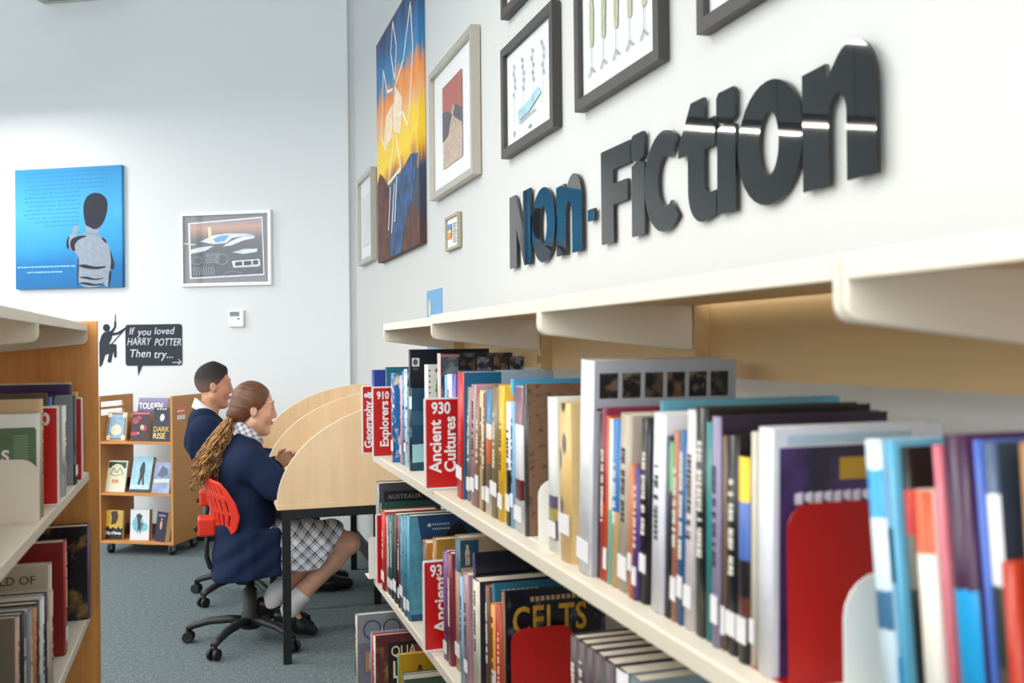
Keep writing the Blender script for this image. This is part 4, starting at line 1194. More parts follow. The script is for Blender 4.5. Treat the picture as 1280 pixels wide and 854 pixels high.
# purple cover behind the red bookend
o, r = find('white spine with a purple'); h = r[3]
cprint(o, [[(0.01, 0.0), (0.225, 0.0), (0.225, h - 0.022), (0.01, h - 0.022)]], cell_mat('desert_night', 'noise', '4a3468', '2a2436', 10, 0.55, 0.3), 'picture')
cprint(o, [[(0.09, h - 0.062), (0.15, h - 0.062), (0.15, h - 0.036), (0.09, h - 0.036)]], mat('b8902e', 0.5), 'gold_box', -0.0009)
cprint(o, [[(0.03 + i * 0.013, h - 0.088 + 0.004 * (i % 2)), (0.04 + i * 0.013, h - 0.088), (0.04 + i * 0.013, h - 0.074), (0.03 + i * 0.013, h - 0.076)] for i in range(9)], mat('e0dae8', 0.5), 'white_title', -0.0009)['kind'] = 'stuff'
cprint(o, [[(0.02, h - 0.018), (0.19, h - 0.018), (0.19, h - 0.008), (0.02, h - 0.008)]], mat('a9c0d0', 0.5), 'pale_strip', -0.0009)
# mountain cover
o, r = find('light blue spine with a navy'); h = r[3]
cprint(o, [[(0.0, 0.02), (0.045, 0.02), (0.05, h * 0.3), (0.035, h * 0.5), (0.04, h * 0.7), (0.025, h - 0.002), (0.0, h - 0.002)]], mat('4f9cb6', 0.4, vary=0.2, scale=40), 'light_blue_map')
cprint(o, [[(0.06, 0.0), (0.24, 0.0), (0.238, h * 0.5), (0.2, h * 0.72), (0.165, h * 0.9), (0.15, h * 0.93), (0.12, h * 0.84), (0.1, h * 0.76), (0.07, h * 0.62)]], mat('1c1d22', 0.5, vary=0.4, scale=50), 'black_mountain', -0.0007)
cprint(o, [ellipse(0.062, h - 0.03, 0.006, 0.006, 10)] + [[(0.072 + i * 0.007, h - 0.031), (0.076 + i * 0.007, h - 0.031), (0.076 + i * 0.007, h - 0.026), (0.072 + i * 0.007, h - 0.026)] for i in range(8)] + [[(0.072 + i * 0.007, h - 0.045), (0.076 + i * 0.007, h - 0.045), (0.076 + i * 0.007, h - 0.04), (0.072 + i * 0.007, h - 0.04)] for i in range(8)], mat('b8cfe0', 0.5), 'tiny_title', -0.0009)['kind'] = 'stuff'
# grey titled cover on the lower shelf
o, r = find('tall grey spine with a dark'); h = r[3]
cprint(o, [[(0.02, h - 0.075), (0.225, h - 0.075), (0.225, h - 0.03), (0.02, h - 0.03)]], mat('1c1e28', 0.4), 'title_band')
text('AUSTRALIA', 0.022, mat('8f929a', 0.5), o, (0.035, -0.0012, h - 0.058), 'lettering', 0.0002, spacing=1.1)
# orange cover figure box
o, r = find('brown spine with an orange'); h = r[3]
cprint(o, [[(0.0, 0.0), (0.2, 0.0), (0.2, h - 0.065), (0.0, h - 0.065)]], mat('5a4030', 0.5), 'brown_lower')
cprint(o, [[(0.075, h - 0.06), (0.095, h - 0.06), (0.095, h - 0.012), (0.075, h - 0.012)]], M_INK, 'black_bar', -0.0009)
# beige spine with a small figure picture
o, r = find('thick beige spine'); T, h = r[1], r[3]
cprint(o, [[(0.002, h - 0.075), (0.05, h - 0.075), (0.05, h - 0.006), (0.002, h - 0.006)]], mat('1c4a60', 0.4), 'picture')
cprint(o, [ellipse(0.02, h - 0.022, 0.004, 0.005, 10), [(0.013, h - 0.045), (0.027, h - 0.043), (0.024, h - 0.027), (0.016, h - 0.027)], [(0.015, h - 0.07), (0.019, h - 0.07), (0.02, h - 0.046), (0.015, h - 0.046)], [(0.022, h - 0.07), (0.026, h - 0.07), (0.026, h - 0.046), (0.021, h - 0.046)]], mat('c9a890', 0.5), 'painted_figure', -0.0009)
# teal cover with pale lettering, gold lettered cover
o, r = find('teal cover with pale'); h = r[3]
cprint(o, [[(0.02 + i * 0.011, h - 0.026 + 0.003 * (i % 3)), (0.028 + i * 0.011, h - 0.026), (0.028 + i * 0.011, h - 0.014), (0.02 + i * 0.011, h - 0.015)] for i in range(8)], mat('cfe0e8', 0.5), 'pale_title')['kind'] = 'stuff'
o, r = find('dark cover with gold'); h = r[3]
cprint(o, [[(0.008, 0.0), (0.233, 0.0), (0.233, h - 0.008), (0.008, h - 0.008)]], cell_mat('stormy_cover', 'noise', '0f1119', '6d7080', 16, 0.6, 0.3), 'picture')
text('CELTS', 0.082, mat('c99a34', 0.35, 0.4, vary=0.3, scale=40), o, (0.018, -0.0016, h - 0.093), 'title', 0.0014, squeeze=0.72, spacing=1.08)
cprint(o, [[(0.06 + i * 0.012, h - 0.026), (0.068 + i * 0.012, h - 0.026), (0.068 + i * 0.012, h - 0.016), (0.06 + i * 0.012, h - 0.016)] for i in range(11)], mat('a88a6a', 0.5), 'small_title', -0.0009)['kind'] = 'stuff'
cprint(o, [[(0.05, h - 0.1), (0.07, h - 0.085), (0.1, h - 0.1), (0.13, h - 0.09), (0.16, h - 0.11), (0.2, h - 0.12), (0.23, h - 0.105), (0.232, h - 0.135), (0.18, h - 0.15), (0.1, h - 0.125)]], mat('858b99', 0.5, vary=0.3, scale=40), 'grey_cloud', -0.0007)

# covers on the left bookcase: their aisle-facing side is the far board of the turned book
def lprint(o, r, polys, m, name, up=0.0004):
    T = r[1]
    b = MB()
    for p in polys:
        area = sum(p[i][0] * p[(i + 1) % len(p)][1] - p[(i + 1) % len(p)][0] * p[i][1] for i in range(len(p)))
        b.prism(p[::-1] if area < 0 else p, XZ, T + up - 0.0003, T + up)
    return b.build(name, m, o)


def ltext(body, size, m, o, r, depth_left, z, name='title', bold=0.0, squeeze=1.0):
    t = text(body, size, m, o, (depth_left, r[1] + 0.001, z), name, bold, squeeze=squeeze)
    t.rotation_euler = (0, 0, math.pi)
    return t


o, r = find('white and green titled'); h = r[3]
lprint(o, r, [[(0.006, 0.0), (0.17, 0.0), (0.17, h - 0.03), (0.006, h - 0.03)]], mat('4d6840', 0.35, vary=0.12, scale=20), 'green_panel')
lprint(o, r, [[(0.05, h - 0.05 - i * 0.006), (0.02, h - 0.05 - i * 0.006), (0.02, h - 0.047 - i * 0.006), (0.05, h - 0.047 - i * 0.006)] for i in range(14)], mat('7d9470', 0.5), 'small_print', 0.0008)['kind'] = 'stuff'
ltext('S', 0.036, M_SIGNW, o, r, 0.075, h - 0.105, 'title', 0.001)
ltext('_', 0.03, M_SIGNW, o, r, 0.075, h - 0.12, 'rule', 0.0)
o, r = find('cream cover with a yellow'); h = r[3]
lprint(o, r, [[(0.008, 0.004), (0.21, 0.004), (0.21, h - 0.01), (0.008, h - 0.01)]], mat('cdbfa8', 0.5, vary=0.08, scale=10), 'picture')
lprint(o, r, [[(0.012, h - 0.115), (0.22, h - 0.12), (0.22, h - 0.075), (0.012, h - 0.068)]], mat('dcbc22', 0.5, vary=0.2, scale=30), 'yellow_band', 0.0008)
lprint(o, r, [[(0.03, h - 0.085 - i * 0.008), (0.18, h - 0.087 - i * 0.008), (0.18, h - 0.083 - i * 0.008), (0.03, h - 0.081 - i * 0.008)] for i in range(3)], mat('4a4424', 0.5), 'small_print', 0.0012)['kind'] = 'stuff'
ltext('WORLD OF', 0.03, mat('5a4c44', 0.5), o, r, 0.19, h - 0.045, 'title', 0.0002, 1.0)

# bottom wall shelf, three visible covers and what lies by them
rows4 = [
    (3.50, 0.030, 0.508, 0.335, 0.25, 0, 'c9bfae', '8d8f96', 'plain', '4a4b52', 0, 'grey photographic cover of a face with glasses'),
    (3.412, 0.014, 0.545, 0.295, 0.20, 0, '5c88b8', '7a9cc4', 'plain', 'c8d4e4', 0, 'thin blue spine on the bottom shelf'),
    (3.392, 0.014, 0.545, 0.296, 0.20, 0, 'c2504a', 'd0625c', 'plain', 'f0d8d4', 0, 'thin red spine on the bottom shelf'),
    (3.360, 0.024, 0.548, 0.298, 0.22, 0, 'd9d2c8', '6a3038', 'grain', 'a8843a', 0, 'white spine with a maroon cover and black title block'),
    (3.20, 0.02, 0.60, 0.275, 0.2, 0, '5a7a4a', 'c89a24', 'plain', '8a6414', 0, 'mustard yellow cover on the bottom shelf'),
    (2.99, 0.02, 0.575, 0.28, 0.2, 0, '3c5a44', '2f4a3a', 'plain', 'c8ccc4', 0, 'dark green banded cover on the bottom shelf'),
]
for r in rows4:
    BK[r[-1][:40]] = (place_book(r, Z4, 1, 'books on the bottom wall shelf'), r)
o, r = find('grey photographic cover'); h = r[3]
cprint(o, [[(0.004, 0), (0.25, 0), (0.25, h - 0.1), (0.004, h - 0.1)]], mat('74757e', 0.5, vary=0.25, scale=24), 'lower_photo')
for cx in (0.055, 0.125):
    e = ellipse(cx, h - 0.055, 0.03, 0.032, 18)
    cprint(o, [line(e[i], e[(i + 1) % 18], 0.005) for i in range(18)], mat('3f4047', 0.5), 'glasses_rim', -0.0008)
cprint(o, [[(0.075, h - 0.085), (0.09, h - 0.045), (0.103, h - 0.085)]], mat('c9c9cf', 0.5), 'nose_shape', -0.0008)
cprint(o, [[(0.03, h - 0.2), (0.09, h - 0.2), (0.09, h - 0.13), (0.03, h - 0.13)]], mat('c08a5c', 0.5), 'tan_block', -0.0008)
cprint(o, [[(0.042, h - 0.19), (0.078, h - 0.19), (0.078, h - 0.14), (0.042, h - 0.14)]], mat('d8c4ae', 0.5), 'pale_block', -0.0012)
o, r = find('white spine with a maroon'); h = r[3]
cprint(o, [[(0.004, 0), (0.218, 0), (0.218, h - 0.008), (0.004, h - 0.008)]], cell_mat('maroon_gold', 'noise', '5c2a34', 'a8803a', 14, 0.6, 0.35), 'picture')
cprint(o, [[(0.045, 0.0), (0.2, 0.0), (0.2, h - 0.028), (0.045, h - 0.028)]], M_INK, 'title_block', -0.0008)
text('QUA', 0.05, M_CREAM, o, (0.055, -0.0018, h - 0.075), 'title', 0.0004, squeeze=0.8)
text('L', 0.085, M_CREAM, o, (0.058, -0.0018, h - 0.15), 'title', 0.0004, squeeze=0.8)
cprint(o, [[(0.13, h - 0.075), (0.195, h - 0.075), (0.195, h - 0.04), (0.13, h - 0.04)]], mat('8a3a58', 0.5), 'pink_block', -0.0012)
o, r = find('mustard yellow cover'); h = r[3]
cprint(o, stroke([(0.05, h - 0.1), (0.07, h - 0.04), (0.09, h - 0.1)], 0.008), mat('7a4a1c', 0.5), 'letter_mark', -0.0006)
o, r = find('dark green banded'); h = r[3]
cprint(o, [[(0.0, h - 0.016), (0.2, h - 0.016), (0.2, h - 0.002), (0.0, h - 0.002)], [(0.0, 0.0), (0.2, 0.0), (0.2, h - 0.05), (0.0, h - 0.05)]], mat('cfc9bc', 0.5), 'pale_panels')


# ------------------------------------------------------------------ display trolley with face-out novels
CA = Vector((-0.70, 7.45, 0))
ct = thing('display_trolley', 'low wooden display trolley on castors holding face-out novels', 'trolley', CA, BANG)
CW, CDp = 0.572, 0.40
box((CW - 0.018, 0, 0.08), (CW, CDp, 1.10)).build('side_panel', M_CHIP, ct, bevel=0.002)
b = MB().box((0, 0, 0.08), (0.018, CDp, 0.963))
b.box((0, 0.285, 0.963), (0.018, CDp, 1.06)).box((0, 0, 1.06), (0.018, CDp, 1.10)).box((0, 0, 1.006), (0.018, 0.285, 1.022)).box((0, 0, 0.963), (0.018, 0.012, 1.06))
b.build('slotted_side_panel', M_CHIP, ct)
for z in (0.098, 0.43, 0.786):
    box((0.018, 0.002, z - 0.018), (CW - 0.018, CDp - 0.002, z)).build('shelf', M_WOODX, ct, bevel=0.002)
box((0.018, 0.19, 0.786), (CW - 0.018, 0.206, 0.965)).build('display_ledge', M_WOODX, ct)
for z in (0.098, 0.43):
    box((0.018, 0.30, z), (CW - 0.018, 0.312, z + 0.07)).build('back_rail', mat('6a5344', 0.5), ct)
M_TYRE = mat('1b1c1e', 0.6)
for x, y in ((0.05, 0.06), (CW - 0.05, 0.06), (0.05, CDp - 0.06), (CW - 0.05, CDp - 0.06)):
    c = MB().lathe([(0.02, 0.06), (0.02, 0.08)], (x, y, 0), 12).box((x - 0.018, y - 0.016, 0.03), (x - 0.012, y + 0.02, 0.068)).box((x + 0.012, y - 0.016, 0.03), (x + 0.018, y + 0.02, 0.068)).build('castor_fork', mat('9aa0a4', 0.35, 0.7), ct)
    MB().tube([(x - 0.011, y + 0.01, 0.034), (x + 0.011, y + 0.01, 0.034)], 0.034, 16).build('castor_wheel', M_TYRE, c)
st = flat([[(0.05, 0.93), (0.17, 0.93), (0.17, 1.03), (0.05, 1.03)]], 0, 'side_label', mat('d97a5a', 0.5), ct)
st.location = (CW + 0.0008, 0, 0); st.rotation_euler = (0, 0, math.pi / 2)
s2 = flat([[(0.06, 0.985), (0.15, 0.99), (0.15, 1.0), (0.06, 0.998)], [(0.055, 0.935), (0.16, 0.935), (0.16, 0.965), (0.055, 0.965)]], 0, 'label_print', mat('ece6e2', 0.5), ct)
s2.location = (CW + 0.0016, 0, 0); s2.rotation_euler = (0, 0, math.pi / 2)


def novel(u, v, z, w, h, T, sp, cmat, label, tilt=10, turn=0, soft=True):
    p = CA + Vector((math.cos(BANG), math.sin(BANG), 0)) * u + Vector((-math.sin(BANG), math.cos(BANG), 0)) * v
    me, tb = book_mesh(T, h, w, mat(sp, 0.35), cmat, soft=True)
    o = link('novel', me)
    o.location = (p.x, p.y, z + 0.001)
    o.rotation_euler = (math.radians(-tilt), 0, BANG + math.radians(turn))
    tag(o, label, 'book', 'novels on the display trolley')
    box((0.004, tb, 0.001), (w - 0.0005, T - tb, h - 0.001)).build('pages', mat('d8c29c', 0.8, vary=0.06, scale=200), o)
    return o


def el(cx, cz, rx, rz, n=14): return ellipse(cx, cz, rx, rz, n)


o = novel(0.02, 0.055, 0.786, 0.155, 0.20, 0.02, '8a6a4a', mat('c9a27a', 0.4), 'pale blue novel in a tan ornamental border on the trolley top tier')
cprint(o, [[(0.012, 0.01), (0.145, 0.01), (0.145, 0.19), (0.012, 0.19)]], mat('39405c', 0.4), 'border')
cprint(o, [[(0.018, 0.016), (0.139, 0.016), (0.139, 0.184), (0.018, 0.184)]], mat('8fb4cf', 0.4, vary=0.2, scale=30), 'picture', -0.0008)
cprint(o, [el(0.078, 0.075, 0.042, 0.04)], mat('e2dcc4', 0.4, vary=0.1, scale=60), 'globe', -0.0012)
cprint(o, [el(x, z, 0.016, 0.018, 10) for x in (0.022, 0.135) for z in (0.022, 0.178)], mat('e8dcb8', 0.4), 'corner_medallions', -0.0014)['kind'] = 'stuff'
o = novel(0.215, 0.05, 0.786, 0.135, 0.205, 0.032, '3a2228', mat('3b2830', 0.4), 'dark novel with red blossoms on the trolley top tier')
cprint(o, [el(0.03, 0.14, 0.026, 0.022), el(0.055, 0.16, 0.02, 0.014), el(0.03, 0.05, 0.03, 0.014), el(0.1, 0.09, 0.02, 0.02)], mat('a8404c', 0.4, vary=0.3, scale=50), 'blossoms')['kind'] = 'stuff'
cprint(o, [[(0.0, 0.185), (0.135, 0.185), (0.135, 0.2), (0.0, 0.2)]], mat('c2606c', 0.4), 'pink_strip')
cprint(o, [el(0.085, 0.095, 0.014, 0.018), el(0.06, 0.055, 0.006, 0.006)], mat('e8b8a0', 0.4), 'pale_petals', -0.001)
o = novel(0.385, 0.03, 0.786, 0.14, 0.235, 0.03, '1d1c26', mat('23222e', 0.4, vary=0.3, scale=20), 'black novel with yellow title on the trolley top tier')
text('DARK', 0.05, mat('d8b84a', 0.4), o, (0.014, -0.0016, 0.068), 'title', 0.0006, squeeze=0.9)
text('RISE', 0.056, mat('e6cf7a', 0.4), o, (0.014, -0.0016, 0.02), 'title', 0.0006, squeeze=0.95)
cprint(o, [el(0.075, 0.165, 0.018, 0.026)], mat('c9ccd8', 0.4), 'pale_crest')
cprint(o, [[(0.03 + i * 0.02, 0.22), (0.042 + i * 0.02, 0.22), (0.042 + i * 0.02, 0.229), (0.03 + i * 0.02, 0.229)] for i in range(4)], M_LAB, 'author_line')['kind'] = 'stuff'
o = novel(0.125, 0.24, 0.81, 0.235, 0.27, 0.04, '4a4468', ramp_mat('violet_cover', 2, [(0, '3a3560'), (0.6, '554e80'), (1, '8a84ac')], 0.35, 0.1, 4, 'LINEAR'), 'violet hardback with white capitals behind the trolley ledge', tilt=14)
text('TOLKIEN', 0.062, M_SIGNW, o, (0.012, -0.0016, 0.19), 'title', 0.0012, squeeze=0.74)
o = novel(0.49, 0.25, 0.80, 0.10, 0.275, 0.03, 'b8472c', mat('c2502f', 0.4), 'orange red novel peeping over the trolley side', tilt=8)
o = novel(0.012, 0.05, 0.43, 0.155, 0.218, 0.016, 'cfd8c8', mat('dfe3d0', 0.4), 'cream novel with a pale moon on the middle trolley tier', tilt=14)
cprint(o, [[(0.01, 0.165), (0.145, 0.165), (0.145, 0.208), (0.01, 0.208)]], mat('2c4a48', 0.4), 'dark_sky')
cprint(o, [el(0.078, 0.115, 0.066, 0.08, 20)], mat('e6e2c0', 0.4), 'moon', -0.0008)
cprint(o, stroke([(0.03, 0.12), (0.05, 0.165), (0.08, 0.13), (0.1, 0.168), (0.13, 0.125)], 0.006) + stroke([(0.03, 0.12), (0.07, 0.11), (0.13, 0.125)], 0.004), mat('4a8a80', 0.4), 'green_branches', -0.0012)['kind'] = 'stuff'
cprint(o, [[(0.05 + 0.018 * i, 0.06), (0.062 + 0.018 * i, 0.06), (0.062 + 0.018 * i, 0.085), (0.05 + 0.018 * i, 0.085)] for i in range(3)], mat('d8705a', 0.4), 'red_words', -0.0012)['kind'] = 'stuff'
o = novel(0.20, 0.05, 0.43, 0.155, 0.25, 0.04, '2c3a48', mat('9ccbe0', 0.4, vary=0.15, scale=14), 'light blue novel with a hooded figure on the middle trolley tier', tilt=16)
cprint(o, [[(0.06, 0.055), (0.07, 0.12), (0.062, 0.16), (0.075, 0.205), (0.086, 0.215), (0.098, 0.2), (0.104, 0.15), (0.1, 0.11), (0.112, 0.05), (0.098, 0.05), (0.088, 0.1), (0.075, 0.05)]], mat('25303a', 0.4), 'hooded_figure')
cprint(o, [[(0, 0), (0.155, 0), (0.155, 0.02), (0, 0.02)]], mat('1f3a44', 0.4), 'dark_base')
text('NOVICE', 0.042, mat('e8efe4', 0.4), o, (0.008, -0.0018, 0.022), 'title', 0.001, squeeze=0.86)
o = novel(0.385, 0.03, 0.43, 0.135, 0.215, 0.03, '45506c', mat('8a9cbc', 0.4, vary=0.35, scale=14), 'slate blue misty novel on the middle trolley tier', tilt=16)
cprint(o, [[(0.01, 0.07), (0.125, 0.075), (0.125, 0.1), (0.01, 0.095)]], mat('cfd2d8', 0.4), 'title_strip')
cprint(o, [[(0.03, 0.12), (0.06, 0.19), (0.1, 0.17), (0.11, 0.13), (0.07, 0.11)]], mat('55637f', 0.4), 'misty_shape')
o = novel(0.012, 0.05, 0.098, 0.135, 0.20, 0.022, '3a3020', mat('d8b04a', 0.4, vary=0.2, scale=12), 'yellow novel with a dark skyline on the bottom trolley tier', tilt=5)
cprint(o, [[(0, 0), (0.135, 0), (0.135, 0.085), (0.12, 0.07), (0.1, 0.09), (0.09, 0.07), (0.06, 0.085), (0.04, 0.07), (0.02, 0.095), (0, 0.07)]], mat('1d2022', 0.4), 'skyline')
cprint(o, [[(0.045, 0.1), (0.05, 0.15), (0.04, 0.185), (0.06, 0.195), (0.09, 0.195), (0.1, 0.16), (0.085, 0.11)]], mat('4a3a34', 0.4, vary=0.3, scale=50), 'figure')
text('City of Bones', 0.03, M_SIGNW, o, (0.006, -0.0016, 0.035), 'title', 0.001, squeeze=0.72)
o = novel(0.205, 0.05, 0.098, 0.145, 0.21, 0.042, 'd0ccc4', mat('dfe4e8', 0.4), 'white novel with a turquoise painted figure on the bottom trolley tier', tilt=4, turn=2)
cprint(o, [el(0.06, 0.11, 0.042, 0.055), el(0.1, 0.09, 0.035, 0.03)], mat('7fc0cc', 0.4, vary=0.3, scale=40), 'turquoise_wash')['kind'] = 'stuff'
cprint(o, [[(0.055, 0.04), (0.06, 0.1), (0.055, 0.15), (0.045, 0.17), (0.07, 0.185), (0.095, 0.165), (0.08, 0.14), (0.085, 0.08), (0.08, 0.04), (0.07, 0.08)]], mat('4a4650', 0.4), 'figure', -0.0009)
o = novel(0.39, 0.05, 0.098, 0.115, 0.20, 0.045, '2a2140', mat('241f3a', 0.4, vary=0.4, scale=20), 'dark blue novel turned to show its thick page edge', tilt=10, turn=-22)
cprint(o, [el(0.058, 0.11, 0.012, 0.03), el(0.058, 0.15, 0.008, 0.008)], mat('c8a878', 0.4), 'small_figure')
cprint(o, [[(0.02, 0.17), (0.095, 0.17), (0.095, 0.182), (0.02, 0.182)]], mat('8a7fb0', 0.4), 'title_strip')

# ------------------------------------------------------------------ study desk with three curved dividers
dk = thing('study_desk', 'long maple study desk on black legs with curved dividers', 'desk', (0.68, 5.48, 0))
DZ = 0.717
DY = (4.572, 5.482, 6.385)
wbuild(box((0.312, 4.56, DZ - 0.024), (1.032, 6.40, DZ)), 'desktop', M_MAPLE, dk, bevel=0.002)
for y in (4.562, 5.462, 6.365):
    for x in (0.335, 0.895):
        wbuild(box((x, y, 0), (x + 0.036, y + 0.036, DZ - 0.024)), 'leg', M_BLACK, dk)
    wbuild(box((0.371, y + 0.002, DZ - 0.066), (0.895, y + 0.034, DZ - 0.025)), 'end_rail', M_BLACK, dk)
for x in (0.338, 0.90):
    wbuild(box((x, 4.60, DZ - 0.064), (x + 0.028, 6.36, DZ - 0.026)), 'long_rail', M_BLACK, dk)
for y in DY:
    q = [(1.030 - 0.716 * math.cos(a), DZ + 0.0005 + 0.468 * math.sin(a)) for a in np.linspace(0, math.pi / 2, 33)]
    prof = q + [(1.030, DZ + 0.0005)]
    d = wbuild(MB().prism(prof, XZ, y - 0.009, y + 0.009), 'divider', M_MAPLE, dk)
    b = MB()
    for i in range(32):
        (x0, z0), (x1, z1) = q[i], q[i + 1]
        o = len(b.v)
        for (x, z) in ((x0, z0), (x1, z1)):
            nx, nz = (x - 1.03) / 0.716 ** 2, (z - DZ) / 0.468 ** 2
            L = math.hypot(nx, nz); nx /= L; nz /= L
            b.v += [(x, y - 0.0095, z), (x, y + 0.0095, z), (x + nx * 0.002, y + 0.0095, z + nz * 0.002), (x + nx * 0.002, y - 0.0095, z + nz * 0.002)]
        b.face((o, o + 4, o + 5, o + 1)); b.face((o + 3, o + 2, o + 6, o + 7)); b.face((o, o + 3, o + 7, o + 4)); b.face((o + 1, o + 5, o + 6, o + 2))
    wbuild(b, 'edge_band', M_MAPLEE, dk).parent = d
    bpy.data.objects[-1] if False else None

# ------------------------------------------------------------------ swivel chairs
M_CRED = mat('d93016', 0.4, name='red_plastic')
M_SEAT = mat('15161a', 0.85, name='black_fabric', bump=0.3, bscale=400)


def swivel_chair(loc, rz, start, label, seat_top=0.43):
    t = thing('swivel_chair', label, 'chair', loc, rz, 'red backed swivel chairs')
    a0 = math.radians(start)
    for k in range(5):
        a = a0 + k * 2 * math.pi / 5
        ca, sa = math.cos(a), math.sin(a)
        b = MB()
        pts = [(0.03, 0.105, 0.03), (0.1, 0.112, 0.027), (0.2, 0.103, 0.024), (0.275, 0.082, 0.022), (0.305, 0.066, 0.018)]
        b.tube([(r * ca, r * sa, z) for r, z, w in pts], [w for r, z, w in pts], 8, flat=0.75)
        b.build('base_arm', M_PLAST, t)
        cx, cy = 0.30 * ca, 0.30 * sa
        c = MB().lathe([(0.012, 0.03), (0.014, 0.062), (0.008, 0.07)], (cx, cy, 0), 10).build('caster', M_PLAST, t)
        wx, wy = -sa, ca
        for s in (-1, 1):
            q0 = Vector((cx + wx * s * 0.008, cy + wy * s * 0.008, 0.028)); q1 = Vector((cx + wx * s * 0.026, cy + wy * s * 0.026, 0.028))
            MB().tube([q0, q1], [0.028, 0.025], 16).build('caster_wheel', M_PLAST, c)
    MB().lathe([(0.045, 0.07), (0.045, 0.135), (0.034, 0.15), (0.032, 0.26), (0.022, 0.265), (0.022, seat_top - 0.07)], (0, 0, 0), 18).build('gas_column', M_PLAST, t)
    box((-0.11, -0.08, seat_top - 0.085), (0.11, 0.08, seat_top - 0.055)).build('seat_plate', M_PLAST, t, bevel=0.008)
    b = MB()
    o = [(x + 0.02, y) for x, y in rrect(0.34, 0.31, 0.09, n=6)]
    b.v = [(x * s, y * s, z) for s, z in ((0.93, seat_top - 0.054), (1.0, seat_top - 0.04), (1.0, seat_top - 0.015), (0.95, seat_top - 0.002), (0.85, seat_top)) for x, y in o]
    n = len(o)
    for i in range(4):
        for k in range(n): b.face((i * n + k, i * n + (k + 1) % n, (i + 1) * n + (k + 1) % n, (i + 1) * n + k), 0, True)
    b.face(list(range(n))[::-1]); b.face(list(range(4 * n, 5 * n)))
    b.build('seat', M_SEAT, t)
    # bent support tubes from under the seat up to the back
    for s in (-1, 1):
        MB().tube([(-0.06, s * 0.03, seat_top - 0.07), (-0.15, s * 0.03, seat_top - 0.072), (-0.185, s * 0.03, seat_top - 0.05), (-0.2, s * 0.03, seat_top), (-0.2, s * 0.03, seat_top + 0.06), (-0.19, s * 0.03, seat_top + 0.14)], 0.011, 8).build('back_support', M_PLAST, t)
    b = MB()
    NU, NV = 60, 24
    wv = [(0, 0.05), (0.12, 0.11), (0.3, 0.185), (0.5, 0.212), (0.7, 0.21), (0.88, 0.19), (1.0, 0.165)]

    def width(v):
        for (a, wa), (c, wc) in zip(wv, wv[1:]):
            if v <= c: return wa + (wc - wa) * (v - a) / (c - a)
        return wv[-1][1]
    for j in range(NV + 1):
        v = j / NV
        for i in range(NU + 1):
            u = -1 + 2 * i / NU
            y = u * width(v)
            b.v.append((-0.215 + 0.085 * (1 - v) ** 1.1 - 0.006 * math.sin(v * 3.1) + 2.9 * y * y, y, seat_top + 0.05 + 0.345 * v - 0.03 * u * u * v))
    for j in range(NV):
        for i in range(NU):
            v = (j + 0.5) / NV
            slot = (0.34 < v < 0.48 or 0.54 < v < 0.72 or 0.78 < v < 0.9) and i % 4 == 1 and 4 < i < NU - 5
            if not slot:
                k = j * (NU + 1) + i
                b.face((k, k + 1, k + NU + 2, k + NU + 1), 0, True)
    bk = b.build('backrest', M_CRED, t)
    sm = bk.modifiers.new('thick', 'SOLIDIFY'); sm.thickness = 0.006; sm.offset = 0
    for v, (z, w) in enumerate(((0.5, 0.2), (0.51 + 0.07, 0.21), (0.76, 0.205))):
        pass
    box((-0.24, -0.055, seat_top + 0.10), (-0.155, 0.055, seat_top + 0.19)).build('back_bracket', M_CRED, t, bevel=0.012)
    MB().tube([(-0.245, 0.05, seat_top + 0.12), (-0.245, 0.085, seat_top + 0.12)], 0.013, 10).build('adjuster_knob', M_PLAST, t)
    return t


swivel_chair((0.21, 4.98, 0), 0, 163, 'red backed swivel chair under the seated person with the ponytail')
swivel_chair((0.215, 5.93, 0), 0, 150, 'red backed swivel chair under the seated person with cropped hair')


